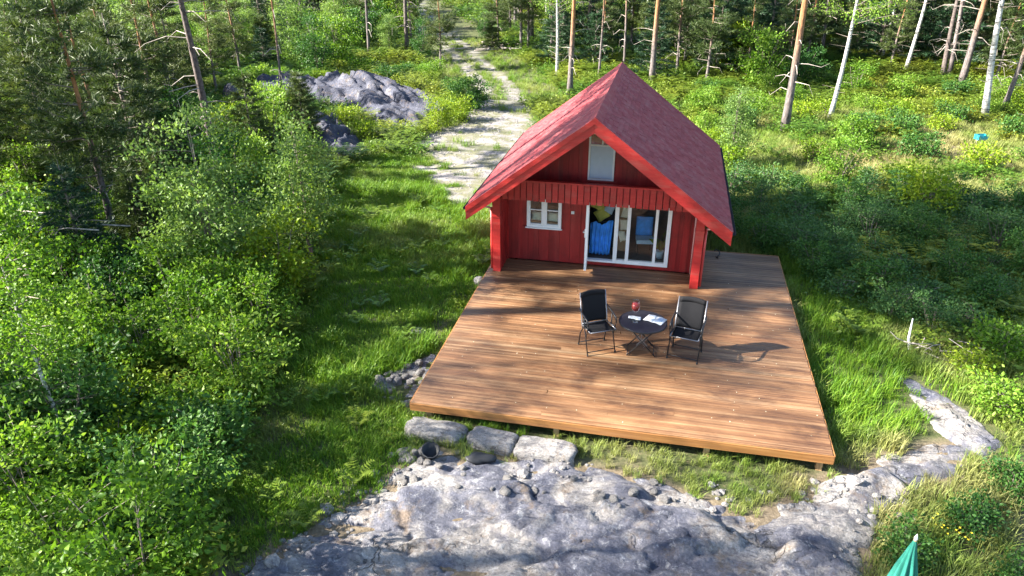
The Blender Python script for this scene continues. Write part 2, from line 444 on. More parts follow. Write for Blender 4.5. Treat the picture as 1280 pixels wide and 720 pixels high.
# ------------------------------------------------------------------ mesh helpers
class MB:
    def __init__(s): s.v = []; s.f = []; s.n = 0
    def add(s, v, f):
        v = np.asarray(v, float)
        s.v.append(v)
        for q in f: s.f.append(tuple(int(i) + s.n for i in q))
        s.n += len(v)
        return s
    def box(s, x0, x1, y0, y1, z0, z1):
        return s.add([(x, y, z) for x in (x0, x1) for y in (y0, y1) for z in (z0, z1)],
                     [(0, 1, 3, 2), (4, 6, 7, 5), (0, 4, 5, 1), (2, 3, 7, 6), (0, 2, 6, 4), (1, 5, 7, 3)])
    def prism(s, pts, axis, a, b):
        """extrude a closed 2-D outline along an axis; pts are the other two coordinates in order"""
        n = len(pts); o = []
        for t in (a, b):
            for p, q in pts:
                o.append({'x': (t, p, q), 'y': (p, t, q), 'z': (p, q, t)}[axis])
        return s.add(o, [tuple(range(n))[::-1], tuple(range(n, 2 * n))] + [(i, (i + 1) % n, n + (i + 1) % n, n + i) for i in range(n)])
    def bar(s, a, b, w, h, up=(0, 0, 1)):
        a, b, up = Vector(a), Vector(b), Vector(up)
        d = (b - a).normalized(); sx = d.cross(up)
        if sx.length < 1e-4: sx = d.cross(Vector((1, 0, 0)))
        sx.normalize(); uz = sx.cross(d)
        vv = [p + sx * (i * w / 2) + uz * (j * h / 2) for p in (a, b) for i, j in ((-1, -1), (1, -1), (1, 1), (-1, 1))]
        return s.add([tuple(p) for p in vv], [(0, 1, 2, 3), (7, 6, 5, 4), (0, 4, 5, 1), (1, 5, 6, 2), (2, 6, 7, 3), (3, 7, 4, 0)])
    def tube(s, pts, r, n=6, cap=True):
        pts = np.asarray(pts, float); k = len(pts)
        r = np.full(k, r) if np.isscalar(r) else np.asarray(r, float)
        d = np.gradient(pts, axis=0); d /= np.linalg.norm(d, axis=1)[:, None] + 1e-9
        ref = np.array([0, 0, 1.]) if abs(d[:, 2]).mean() < .8 else np.array([1., 0, 0])
        a = np.cross(d, ref); a /= np.linalg.norm(a, axis=1)[:, None] + 1e-9
        b = np.cross(d, a)
        th = np.linspace(0, 2 * np.pi, n, endpoint=False)
        V = (pts[:, None] + r[:, None, None] * (a[:, None] * np.cos(th)[None, :, None] + b[:, None] * np.sin(th)[None, :, None])).reshape(-1, 3)
        F = [(i * n + j, i * n + (j + 1) % n, (i + 1) * n + (j + 1) % n, (i + 1) * n + j) for i in range(k - 1) for j in range(n)]
        if cap: F += [tuple(range(n))[::-1], tuple(range((k - 1) * n, k * n))]
        return s.add(V, F)
    def lathe(s, prof, n=16, c=(0, 0, 0)):
        th = np.linspace(0, 2 * np.pi, n, endpoint=False)
        V = [(c[0] + r * math.cos(t), c[1] + r * math.sin(t), c[2] + z) for r, z in prof for t in th]
        k = len(prof)
        F = [(i * n + j, i * n + (j + 1) % n, (i + 1) * n + (j + 1) % n, (i + 1) * n + j) for i in range(k - 1) for j in range(n)]
        if prof[0][0] > 1e-6: F.append(tuple(range(n))[::-1])
        if prof[-1][0] > 1e-6: F.append(tuple(range((k - 1) * n, k * n)))
        return s.add(V, F)
    def grid(s, fn, nu, nv):
        V = [fn(i / nu, j / nv) for j in range(nv + 1) for i in range(nu + 1)]
        return s.add(V, [(j * (nu + 1) + i, j * (nu + 1) + i + 1, (j + 1) * (nu + 1) + i + 1, (j + 1) * (nu + 1) + i) for j in range(nv) for i in range(nu)])
    def sheet(s, fn, nu, nv, th):
        """a two-sided sheet of real thickness; fn(u, v, side)"""
        A = [fn(i / nu, j / nv, 0) for j in range(nv + 1) for i in range(nu + 1)]
        B = [fn(i / nu, j / nv, th) for j in range(nv + 1) for i in range(nu + 1)]
        w = nu + 1; n = len(A)
        F = []
        for j in range(nv):
            for i in range(nu):
                a = j * w + i
                F += [(a, a + 1, a + w + 1, a + w), (n + a, n + a + w, n + a + w + 1, n + a + 1)]
        ring = [i for i in range(w)] + [j * w + nu for j in range(1, nv + 1)] + [nv * w + i for i in range(nu - 1, -1, -1)] + [j * w for j in range(nv - 1, 0, -1)]
        for a, b in zip(ring, ring[1:] + ring[:1]): F.append((b, a, n + a, n + b))
        return s.add(A + B, F)
    def mesh(s, name, mat, smooth=False, origin=(0, 0, 0)):
        me = bpy.data.meshes.new(name)
        v = np.concatenate(s.v) - np.asarray(origin)
        me.from_pydata(v.tolist(), [], s.f)
        if mat is not None: me.materials.append(mat)
        if smooth: me.polygons.foreach_set('use_smooth', [True] * len(me.polygons))
        me.update()
        return me
    def build(s, name, mat, parent=None, smooth=False, origin=(0, 0, 0)):
        o = bpy.data.objects.new(name, s.mesh(name, mat, smooth, origin))
        COL.objects.link(o)
        if parent is not None: o.parent = parent
        return o

def fast_mesh(name, V, F, mat, smooth=False):
    """numpy verts and faces that all have the same number of corners"""
    me = bpy.data.meshes.new(name)
    V = np.asarray(V, np.float32); F = np.asarray(F, np.int32)
    k = F.shape[1]
    me.vertices.add(len(V)); me.vertices.foreach_set('co', V.ravel())
    me.loops.add(F.size); me.loops.foreach_set('vertex_index', F.ravel())
    me.polygons.add(len(F)); me.polygons.foreach_set('loop_start', np.arange(0, F.size, k, dtype=np.int32))
    if smooth: me.polygons.foreach_set('use_smooth', np.ones(len(F), bool))
    me.update(calc_edges=True)
    if mat is not None: me.materials.append(mat)
    return me

def link(name, me, parent=None, loc=(0, 0, 0)):
    o = bpy.data.objects.new(name, me); COL.objects.link(o)
    if parent is not None: o.parent = parent
    o.location = loc
    return o

def tag(o, label=None, cat=None, group=None, kind=None):
    if label: o['label'] = label
    if cat: o['category'] = cat
    if group: o['group'] = group
    if kind: o['kind'] = kind
    return o

def thing(name, label, cat, loc=(0, 0, 0), rz=0.0, group=None):
    o = bpy.data.objects.new(name, None); COL.objects.link(o)
    o.location = loc; o.rotation_euler = (0, 0, rz); o.empty_display_size = .2
    return tag(o, label, cat, group)

def copy_thing(o, parent=None):
    c = o.copy(); COL.objects.link(c); c.parent = parent
    for ch in list(o.children): copy_thing(ch, c)
    return c

# ------------------------------------------------------------------ ground
def axis(lo, hi, d0, dense_lo, dense_hi, grow=1.09):
    a = list(np.arange(dense_lo, dense_hi + d0 / 2, d0))
    d = d0; x = dense_hi
    while x < hi: d = min(d * grow, 14); x += d; a.append(x)
    d = d0; x = dense_lo; b = []
    while x > lo: d = min(d * grow, 14); x -= d; b.append(x)
    return np.array(b[::-1] + a)

xs = axis(-420, 420, .16, -14, 14, 1.05); ys = axis(-120, 620, .16, 4.5, 30, 1.045)
GX, GY = np.meshgrid(xs, ys)
GZ = H(GX, GY)
nx, ny = len(xs), len(ys)
i0 = (np.arange(ny - 1)[:, None] * nx + np.arange(nx - 1)[None]).ravel()
gm = fast_mesh('ground', np.stack([GX.ravel(), GY.ravel(), GZ.ravel()], 1), np.stack([i0, i0 + 1, i0 + nx + 1, i0 + nx], 1), MAT['ground'], True)
for nm, val in (('gravel', m_path(GX, GY)), ('dry', np.maximum(m_dry(GX, GY), sst(-.5, .05, m_slab(GX, GY)) * .95))):
    at = gm.attributes.new(nm, 'FLOAT', 'POINT'); at.data.foreach_set('value', val.ravel().astype(np.float32))
tag(link('ground', gm), kind='structure')

# ------------------------------------------------------------------ bedrock
def crag(u, w, s):
    """split rock: every cell a tilted block of its own height"""
    iu, iw = np.floor(u), np.floor(w); best = np.full(u.shape, 1e9); val = np.zeros(u.shape); edge = np.full(u.shape, 1e9)
    for a in (-1, 0, 1):
        for b in (-1, 0, 1):
            cu, cw = iu + a, iw + b
            pu, pw = cu + _hash(cu, cw, s), cw + _hash(cu, cw, s + 1)
            d = (u - pu) ** 2 + (w - pw) ** 2
            hv = _hash(cu, cw, s + 2) - .5 + (u - pu) * (_hash(cu, cw, s + 3) - .5) * .7 + (w - pw) * (_hash(cu, cw, s + 4) - .2) * .9
            m = d < best
            edge = np.where(m, best, np.minimum(edge, d)); val = np.where(m, hv, val); best = np.where(m, d, best)
    return val - .35 * np.exp(-((np.sqrt(edge) - np.sqrt(best)) / .10) ** 2)

def rock_patch(name, P, mask, step, rise, rough, seed, label, strike=.4, cat='rock', drop=.25, mat='rock', cell=(1.7, .75), smooth=True):
    P = np.array(P)
    x0, y0 = P.min(0) - .5; x1, y1 = P.max(0) + .5
    X, Y = np.meshgrid(np.arange(x0, x1, step), np.arange(y0, y1, step))
    m = mask(X, Y)
    c, s_ = math.cos(strike), math.sin(strike)
    U, W = X * c + Y * s_, -X * s_ + Y * c
    rid = 1 - np.abs(fbm(U / 2.6, W / .8, seed, 5))                 # ridged, drawn out along the strike
    wu, ww = .35 * fbm(U / 1.1, W / 1.1, seed + 5, 4), .35 * fbm(U / 1.1 + 9, W / 1.1, seed + 6, 4)
    blk = crag(U / cell[0] + wu, W / cell[1] + ww, seed) + .35 * crag(U / cell[0] * 2.7 + wu, W / cell[1] * 2.7 + ww, seed + 40)
    z = H(X, Y) + rise * sst(-.1, 1.0, m) * (.55 + .45 * fbm(X / 1.4, Y / 1.4, seed + 2)) + rough * (rid - .65) + rough * .8 * blk 
    if smooth:
        for _ in range(2): z[1:-1, 1:-1] = (z[1:-1, 1:-1] * 2 + z[:-2, 1:-1] + z[2:, 1:-1] + z[1:-1, :-2] + z[1:-1, 2:]) / 6
    z = z + .020 * fbm(U * 5, W * 11, seed + 9, 4) + .050 * crag(U / .42 + wu, W / .17 + ww, seed + 60) * sst(-.2, .25, fbm(X * .7, Y * .7, seed + 62)) * smooth - drop * sst(.10, -.3, m)
    Z = np.where(m > -.32, z, -99)
    h, w = X.shape
    i0 = (np.arange(h - 1)[:, None] * w + np.arange(w - 1)[None]).ravel()
    F = np.stack([i0, i0 + 1, i0 + w + 1, i0 + w], 1)
    ok = (Z.ravel()[F] > -50).all(1)
    F = F[ok]
    used = np.unique(F); mp = np.full(h * w, -1); mp[used] = np.arange(len(used))
    V = np.stack([X.ravel(), Y.ravel(), Z.ravel()], 1)[used]
    o = V[:, :2].mean(0)
    org = np.array([o[0], o[1], 0])
    me = fast_mesh(name, V - org, mp[F], MAT[mat], smooth)
    ob = link(name, me, None, tuple(org))
    return tag(ob, label, cat)

rock_patch('bedrock_slab', SLAB, m_slab, .035, .22, .17, 101, 'wide pale bedrock slab filling the foreground before the deck')
def mk(P, amp, f, s): return lambda x, y: polydist(x, y, P) + amp * fbm(x * f, y * f, s)
rock_patch('rock_slab', SLAB2, mk(SLAB2, .12, 1.5, 45), .05, .14, .10, 131, 'bare grey rock strip in the grass right of the deck', -1.1)
rock_patch('rock_ledge', SLAB3, mk(SLAB3, .12, 1.5, 45), .04, .10, .13, 137, 'low grey rock ledge against the left edge of the deck', .6, cell=(.7, .35))
rock_patch('rock_outcrop', CROP1, mk(CROP1, .5, .8, 41), .14, .85, .46, 151, 'long craggy rock outcrop beside the gravel track', 2.35, drop=.8, mat='crag', cell=(5.5, .62), smooth=False)
rock_patch('rock_outcrop', CROP2, mk(CROP2, .35, .8, 41), .12, .5, .45, 171, 'low dark rock outcrop in the grass below the craggy one', 1.0, drop=.5, mat='crag', cell=(3.0, .6), smooth=False)
rock_patch('rock_outcrop', CROP3, mk(CROP3, .3, .8, 41), .12, .7, .35, 191, 'small rock hump near the foot of the tall dark pine', .5, drop=.5, mat='crag', cell=(1.6, .7), smooth=False)

def stone_mesh(name, sx, sy, sz, seed, flat=.5, mat='rock2', sub=3, amp=.16, p=4.0):
    import bmesh
    bm = bmesh.new()
    bmesh.ops.create_icosphere(bm, subdivisions=sub, radius=1)
    V = np.array([v.co[:] for v in bm.verts])
    nrm = (np.abs(V) ** p).sum(1) ** (1 / p)
    V = V * (1 - flat) + V / nrm[:, None] * flat
    k = 1 + amp * fbm(V[:, 0] * 1.3 + seed * 3.1 + V[:, 2], V[:, 1] * 1.3 - seed, seed, 3) + amp * .4 * fbm(V[:, 0] * 4 + seed + V[:, 2] * 3, V[:, 1] * 4, seed + 3, 3)
    V = V * k[:, None] * np.array([sx, sy, sz])
    for v, c in zip(bm.verts, V): v.co = c
    me = bpy.data.meshes.new(name); bm.to_mesh(me); bm.free()
    me.materials.append(MAT[mat])
    me.polygons.foreach_set('use_smooth', [sub > 2] * len(me.polygons))
    return me

for i, (x, y, sx, sy, sz, rz, lb) in enumerate([(-3.68, 10.46, .56, .25, .22, -.10, 'flat grey stone block under the deck, leftmost of the three'),
                                                (-2.60, 10.40, .47, .24, .23, -.12, 'flat grey stone block, middle one of the three before the deck'),
                                                (-1.58, 10.34, .54, .26, .22, .02, 'flat grey stone block beside the grass, rightmost of the three')]):
    o = link('stone_block', stone_mesh('stone_block', sx, sy * 1.05, sz * .78, 5 + i, .92, 'rock2', 4, .13, 7.0), None, (x, y, -.37))
    o.rotation_euler = (0, 0, rz)
    tag(o, lb, 'stone', 'stone blocks along the front of the deck')
o = link('stone', stone_mesh('stone', .14, .11, .13, 33, .3), None, (-4.42, 16.62, float(H(-4.42, 16.62)) + .12)); tag(o, 'small white stone at the deck edge near the left post', 'stone')
o = link('stone', stone_mesh('stone', .22, .16, .12, 35, .3), None, (-5.25, 14.1, float(H(-5.25, 14.1)) - .06)); tag(o, 'pale stone half sunk in the lawn left of the deck', 'stone')

# loose stones on the slab and by the deck corner
sm = [stone_mesh('loose_stone', 1, .8, .6, 60 + i, .45, 'rock2', 2, .25) for i in range(5)]
def slab_z(x, y): return float(H(x, y))
dg = None
spots = []
for k in range(46):
    x = RNG.uniform(-4.0, 1.5); y = RNG.uniform(8.9, 10.0)
    spots.append((x, y, RNG.uniform(.035, .10), 'loose grey stone lying on the pale bedrock slab', 'loose stones on the bedrock slab'))
for k in range(22):
    a = RNG.uniform(0, 6.28); r = RNG.uniform(0, .33)
    spots.append((-3.95 + r * 1.2 * math.cos(a), 9.75 + r * .6 * math.sin(a), RNG.uniform(.05, .10), 'pebble of the little stone heap beside the black pot', 'stones heaped beside the black pot'))
for k in range(40):
    a = RNG.uniform(0, 6.28); r = RNG.uniform(0, 1) ** .5
    spots.append((-4.75 + .6 * r * math.cos(a), 11.95 + .85 * r * math.sin(a), RNG.uniform(.05, .13), 'grey stone of the rubble against the left deck edge', 'rubble at the left edge of the deck'))

# ------------------------------------------------------------------ deck
deck = thing('timber_deck', 'large brown timber deck in front of the red cabin', 'deck')
def plank_mesh(name, w, th, mat):
    """a unit-length plank along x with eased edges, top at z = 0"""
    c = .004
    mb = MB().prism([(-w / 2, -th), (w / 2, -th), (w / 2, -c), (w / 2 - c, 0), (-w / 2 + c, 0), (-w / 2, -c)], 'x', 0, 1)
    return mb.mesh(name, mat)
pm = plank_mesh('plank', .113, .028, MAT['deck'])
frame = MB()
for y in np.arange(DY0 + .03, 17.9, .62): frame.box(DX0 + .05, DX1 - .05, y, y + .045, -.17, -.033)
frame.box(DX0 + .045, DX0 + .09, DY0 + .08, DY1 - .1, -.172, -.034); frame.box(DX1 - .09, DX1 - .045, DY0 + .08, DY1 - .1, -.172, -.034)
frame.build('frame', MAT['deckedge'], deck)
rows = int((DY1 - DY0 - .03) / .1185)
pr = random.Random(3)
for k in range(rows):
    y = DY0 + .035 + (k + .5) * .1185
    xa = 1.16 if y > 17.83 else DX0
    segs = [(xa, DX1)]
    if xa < 0 and k % 2:
        j = pr.choice([-1.8, -.6, .6, 1.8]); segs = [(xa, j - .002), (j + .002, DX1)]
    for a, b in segs:
        p = link('plank', pm, deck, (a + (pr.uniform(-.012, .008) if a == DX0 else 0), y, pr.uniform(-.003, .002)))
        p.scale = (b - a - .0 + (pr.uniform(-.01, .01) if b == DX1 else 0), 1, 1)
        p.rotation_euler = (0, 0, pr.uniform(-.0006, .0006))
fb = MB()
fb.sheet(lambda u, v, t: (DX0 - .01 + (DX1 - DX0 + .02) * u, DY0 + .0 + t + .006 * math.sin(u * 23) * (v - .5), -.015 - .150 * v + .006 * math.sin(u * 9.0)), 60, 2, .032).build('front_board', MAT['deckedge'], deck)
for nm, x in (('side_board', DX0 - .03), ('side_board', DX1 + .004)):
    MB().box(x, x + .026, DY0 + .034, DY1, -.165, -.012).build(nm, MAT['deckedge'], deck)
MB().box(1.16, DX1, DY1 - .01, DY1 + .02, -.165, -.012).build('back_board', MAT['deckedge'], deck)
for x, y in ((-3.95, 10.95), (-1.5, 10.95), (1.2, 10.95), (3.1, 10.95), (3.1, 15), (3.1, 19.3), (-4.0, 15)):
    MB().box(x - .05, x + .05, y - .05, y + .05, float(H(x, y)) - .2, -.171).build('support_post', MAT['rawwood'], deck)

# ------------------------------------------------------------------ cabin
CX, CY = -1.5, 17.92
cab = thing('cabin', 'small red timber cabin with a steep maroon roof and white glazed doors', 'cabin', (CX, CY, 0))
ORG = (CX, CY, 0)
WX0, WX1, YW, YB = -3.95, .93, 17.92, 23.2
RX, RZ, SL = -1.56, 4.33, .752
EX0, EX1, RY0, RY1 = -4.56, 1.64, 16.02, 23.66
def rz_(x): return RZ - SL * abs(x - RX)
def cbuild(mb, name, mat, parent=None, smooth=False):
    return mb.build(name, MAT[mat], parent or cab, smooth, ORG)
WIN = (-3.42, -2.50, .955, 1.90); DOOR = (-1.84, .32, .10, 2.06); UP = (-1.87, -1.21, 2.33, 3.55)

def holed(x0, x1, z0, z1, y0, y1, holes):
    mb = MB()
    xsb = sorted({x0, x1, *[h[0] for h in holes], *[h[1] for h in holes]})
    for a, b in zip(xsb, xsb[1:]):
        z = z0
        for h in sorted([h for h in holes if h[0] <= a + 1e-6 and h[1] >= b - 1e-6], key=lambda h: h[2]):
            if h[2] > z: mb.box(a, b, y0, y1, z, h[2])
            z = h[3]
        if z < z1: mb.box(a, b, y0, y1, z, z1)
    return mb
fw = cbuild(holed(WX0, WX1, -.02, 2.16, YW, YW + .10, [WIN, DOOR]), 'front_wall', 'red')
bm_cache = {}
def wall_planks(parent, x0, x1, zlo, zhi, y, holes, w=.140, over=.026, rnd=None):
    """vertical boards, every other one laid over its neighbours"""
    n = int(round((x1 - x0) / w)); w = (x1 - x0) / n
    for i in range(n):
        a, b = x0 + i * w, x0 + (i + 1) * w
        proud = over if i % 2 else 0.0
        e = .010 if i % 2 else -.006
        segs = [(zlo, zhi(a, b) if callable(zhi) else zhi)]
        for h in holes:
            if b > h[0] + .012 and a < h[1] - .012:
                segs = [s for z0, z1 in segs for s in ((z0, min(z1, h[2])), (max(z0, h[3]), z1)) if s[1] - s[0] > .02]
        for z0, z1 in segs:
            mb = MB()
            yb = y - .004 - proud
            mb.box(a - e, b + e, yb - .018, yb, z0, z1)
            cbuild(mb, 'plank', 'red', parent)
wall_planks(fw, WX0 + .01, WX1 - .01, .012, 2.15, YW, [WIN, DOOR])
# gable
gw = MB().prism([(WX0, 2.16), (WX1, 2.16), (WX1, rz_(WX1) - .14), (RX, RZ - .14), (WX0, rz_(WX0) - .14)], 'y', YW + .03, YW + .10)
gw = cbuild(gw, 'gable_wall', 'red')
wall_planks(gw, WX0 + .35, WX1 - .35, 2.19, lambda a, b: min(rz_(a), rz_(b)) - .15, YW + .03, [UP], .122)
bw = cbuild(MB().prism([(WX0, -.35), (WX1, -.35), (WX1, rz_(WX1) - .14), (RX, RZ - .14), (WX0, rz_(WX0) - .14)], 'y', YB - .1, YB), 'back_wall', 'red')
for x, s in ((WX0, -1), (WX1, 1)):
    mb = MB().box(x - .05, x + .05, YW + .101, YB - .101, -.35, rz_(x) - .17)
    for k in range(42):
        y = YW + .11 + k * .123
        o2 = .03 if k % 2 else .012
        xa = x + s * .052
        mb.box(min(xa, xa + s * o2), max(xa, xa + s * o2), y, y + (.1 if k % 2 else .13), -.3, rz_(x) - .2)
    cbuild(mb, 'side_wall', 'red')
# porch sides and posts
for x, s in ((-3.965, -1), (.945, 1)):
    mb = MB()
    for k in range(7):
        y = 17.12 + k * .113
        mb.box(x - .02, x + .02 + (.012 if k % 2 else 0), y, y + .109, .01, 2.08 - 0.0)
    cbuild(mb, 'wing_wall', 'red')
for x0, x1 in ((-4.13, -3.93), (.89, 1.09)):
    p = cbuild(MB().box(x0, x1, 16.93, 17.11, .004, min(rz_(x0), rz_(x1)) - .16), 'post', 'red_trim')
    cbuild(MB().box(x0 - .012, x1 + .012, 16.915, 17.125, 1.50, 1.545), 'post_band', 'red_trim', p)
# ledge and balcony front
cbuild(MB().box(WX0 + .02, WX1 - .02, 17.02, YW - .04, 2.175, 2.215), 'ledge_floor', 'red')
bf = cbuild(MB().box(-3.87, .82, 17.03, 17.045, 2.03, 2.44), 'balcony_front', 'red')
n = 30; w = (.84 + 3.89) / n
for i in range(n):
    a = -3.89 + i * w
    top = min(2.47, min(rz_(a), rz_(a + w)) - .15)
    pz = MB(); pv = .012 if i % 2 else 0
    pz.box(a + .012, a + w - .012, 16.972 - pv, 16.998 - 0 * pv, 1.985 + .006 * math.sin(i * 5.1), top)
    cbuild(pz, 'plank', 'red_trim', bf)
cbuild(MB().box(-3.62, .50, 16.93, 17.06, 2.473, 2.515), 'ledge_rail', 'red_trim')
# roof
def slope_prism(x0, x1, dz0, dz1, y0, y1):
    if x0 < RX < x1:
        pts = [(x0, rz_(x0) + dz1), (RX, RZ + dz1), (x1, rz_(x1) + dz1), (x1, rz_(x1) + dz0), (RX, RZ + dz0), (x0, rz_(x0) + dz0)]
    else:
        pts = [(x0, rz_(x0) + dz1), (x1, rz_(x1) + dz1), (x1, rz_(x1) + dz0), (x0, rz_(x0) + dz0)]
    return MB().prism(pts, 'y', y0, y1)
roof = cbuild(slope_prism(EX0 + .03, EX1 - .03, -.13, -.035, RY0 + .03, RY1 - .03), 'roof', 'red')
nrm = math.hypot(1, SL)
rr = np.random.default_rng(5)
def roof_strip(side, a, b, off):
    """a strip of shingle courses between the distances a and b below the ridge (along the slope)"""
    dirx = side / nrm; dz = -SL / nrm
    nx_, nz_ = side * SL / nrm, 1 / nrm
    nc = 6; V = []; F = []
    L = RY1 - RY0; ntab = 34
    for c in range(nc):
        s0 = a + (b - a) * c / nc; s1 = a + (b - a) * (c + 1) / nc + .004
        ph = (c % 2) * .5
        for k in range(ntab + 1):
            y0 = RY0 + max(0, (k - ph)) * L / ntab; y1 = RY0 + min(ntab, (k + 1 - ph)) * L / ntab - .004
            if y1 - y0 < .02: continue
            lift = off + .020 + rr.uniform(0, .012); sj = s1 + rr.uniform(-.004, .004)
            n0 = len(V)
            for yy in (y0, y1):
                for ss, hh in ((s0, off + .002), (sj, lift), (sj, off - .012)):
                    V.append((RX + dirx * ss + nx_ * hh, yy, RZ + dz * ss + nz_ * hh - .03))
            F += [(n0, n0 + 3, n0 + 4, n0 + 1), (n0 + 1, n0 + 4, n0 + 5, n0 + 2), (n0, n0 + 1, n0 + 2), (n0 + 3, n0 + 5, n0 + 4)]
    cbuild(MB().add(V, F), 'roof_strip', 'roof', roof)
for side, ex in ((-1, EX0), (1, EX1)):
    Ls = abs(ex - RX) * nrm
    for k in range(5): roof_strip(side, Ls * k / 5, Ls * (k + 1) / 5, .012 - .0014 * k)
rcap = MB()
rcap.prism([(RX - .16, rz_(RX - .16) + .012), (RX, RZ + .03), (RX + .16, rz_(RX + .16) + .012), (RX + .15, rz_(RX + .15) - .005), (RX, RZ + .005), (RX - .15, rz_(RX - .15) - .005)], 'y', RY0 - .01, RY1 + .01)
cbuild(rcap, 'ridge_cap', 'roof', roof)
def barge(y0, y1, dz0, dz1, nm):
    for x0, x1 in ((EX0, RX - .001), (RX + .001, EX1)):
        cbuild(slope_prism(x0, x1, dz0, dz1, y0, y1), nm, 'red_trim', roof)
barge(RY0 - .03, RY0 + .0, -.335, -.012, 'barge_board'); barge(RY0 - .055, RY0 - .031, -.125, .012, 'barge_cover')
barge(RY1 - .02, RY1 + .02, -.30, 0.0, 'barge_board')
for x0, x1 in ((EX0 - .0, EX0 + .03), (EX1 - .03, EX1)):
    cbuild(MB().box(x0, x1, RY0 + .002, RY1 - .03, rz_(EX0 if x0 < 0 else EX1) - .19, rz_(EX0 if x0 < 0 else EX1) - .04), 'eave_board', 'red_trim', roof)
# gutters and downpipes
for x, s in ((EX0 - .048, -1), (EX1 + .048, 1)):
    zt = rz_(EX0 if s < 0 else EX1) - .06
    th = np.linspace(math.pi, 2 * math.pi, 8)
    out = [(x + .045 * math.cos(t), zt + .045 * math.sin(t)) for t in th] + [(x + .038 * math.cos(t), zt + .038 * math.sin(t)) for t in th[::-1]]
    g = cbuild(MB().prism(out, 'y', RY0 + .05, RY1 - .02), 'gutter', 'blackcloth')
    px = -4.17 if s < 0 else 1.135
    pts = [(x, 16.45, zt - .06), (x, 16.5, zt - .15), (px - s * .0 + s * .14, 16.86, zt - .22), (px, 17.02, zt - .30), (px, 17.02, .9), (px, 17.02, .05)]
    cbuild(MB().tube(pts[:4], .026, 8), 'pipe_elbow', 'pinkpipe', g, True)
    cbuild(MB().tube(pts[3:], .036, 8), 'downpipe', 'pipe', g, True)
cbuild(MB().tube([(.905, 17.7, 1.85), (.905, 17.7, 1.0), (.905, 17.69, .02)], .02, 8), 'lit_sliver', 'pinkpipe', None, True)  # pale tube standing in for a lit sliver beside the right post
# foundation
cbuild(MB().box(WX0 + .12, WX1 - .12, YW + .12, YB - .12, -.7, -.36), 'foundation', 'inner')
# room behind the glass
cbuild(MB().box(WX0 + .06, WX1 - .06, YW + .11, YB - .11, .02, .10), 'room_floor', 'innerfloor')
cbuild(MB().box(WX0 + .06, WX1 - .06, YB - .19, YB - .13, .11, 2.1).box(WX0 + .06, WX0 + .10, YW + .12, YB - .2, .11, 2.1).box(WX1 - .10, WX1 - .06, YW + .12, YB - .2, .11, 2.1), 'room_wall', 'inner')
cbuild(MB().box(WX0 + .06, WX1 - .06, YW + .102, YB - .12, 2.12, 2.17), 'room_ceiling', 'inner')

def frame_rect(mb, x0, x1, z0, z1, t, y0, y1):
    mb.box(x0, x0 + t, y0, y1, z0, z1).box(x1 - t, x1, y0, y1, z0, z1)
    return mb.box(x0 + t, x1 - t, y0, y1, z0, z0 + t).box(x0 + t, x1 - t, y0, y1, z1 - t, z1)
# left window
x0, x1, z0, z1 = WIN
wd = cbuild(frame_rect(MB(), x0 + .002, x1 - .002, z0 + .002, z1 - .002, .06, YW - .065, YW + .06), 'window', 'white')
xm = (x0 + x1) / 2
cbuild(MB().box(xm - .045, xm + .045, YW - .06, YW + .05, z0 + .063, z1 - .063), 'mullion', 'white', wd)
zm = (z0 + z1) / 2 + .0
for a, b in ((x0 + .062, xm - .046), (xm + .046, x1 - .062)):
    cbuild(frame_rect(MB(), a, b, z0 + .063, z1 - .063, .028, YW - .045, YW + .03), 'sash', 'white', wd)
    cbuild(MB().box(a + .029, b - .029, YW - .035, YW + .02, zm - .012, zm + .012), 'muntin', 'white', wd)
    for c, d in ((z0 + .092, zm - .013), (zm + .013, z1 - .092)):
        cbuild(MB().box(a + .029, b - .029, YW - .008, YW - .002, c, d), 'pane', 'glass', wd)
cbuild(MB().box(x0 - .03, x1 + .03, YW - .10, YW - .055, z0 - .03, z0 - .001), 'sill', 'white', wd)
# upper window with a blind
x0, x1, z0, z1 = UP
uw = cbuild(frame_rect(MB(), x0 + .002, x1 - .002, z0 + .002, z1 - .002, .045, YW - .03, YW + .08), 'upper_window', 'white')
cbuild(MB().box(x0 + .05, x1 - .05, YW + .004, YW + .024, z0 + .05, 3.198), 'blind', 'blind', uw)
cbuild(MB().box((x0 + x1) / 2 - .01, (x0 + x1) / 2 + .03, YW - .005, YW + .028, 3.245, z1 - .048), 'muntin', 'white', uw)
cbuild(MB().box(x0 + .05, x1 - .05, YW - .006, YW + .028, 3.20, 3.243), 'transom', 'white', uw)
for a, b in ((x0 + .048, (x0 + x1) / 2 - .011), ((x0 + x1) / 2 + .031, x1 - .048)):
    cbuild(MB().box(a, b, YW + .008, YW + .014, 3.245, z1 - .048), 'pane', 'glass', uw)
cbuild(MB().box(x0 - .02, x1 + .02, YW - .07, YW - .031, z0 - .035, z0 - .001), 'sill', 'red_trim', uw)
# glazed door front: an opening on the left, fixed panes to its right
x0, x1, z0, z1 = DOOR
gd = cbuild(frame_rect(MB(), x0 + .002, x1 - .002, z0 + .002, z1 - .002, .05, YW - .06, YW + .07), 'glazed_door_front', 'white')
mb = MB()
for a, b in ((-1.11, -1.01), (-.79, -.705), (-.085, -.01)): mb.box(a, b, YW - .055, YW + .06, z0 + .053, z1 - .053)
cbuild(mb, 'mullion', 'white', gd)
cbuild(MB().box(-1.005, x1 - .055, YW - .05, YW + .05, z0 + .053, z0 + .10), 'bottom_rail', 'white', gd)
cbuild(MB().box(x1 - .10, x1 - .054, YW - .045, YW + .05, z0 + .103, z1 - .053), 'stile', 'white', gd)
for a, b in ((-1.008, -.792), (-.703, -.087), (-.008, x1 - .102)):
    cbuild(MB().box(a, b, YW - .004, YW + .004, z0 + .102, z1 - .054), 'pane', 'glass', gd)
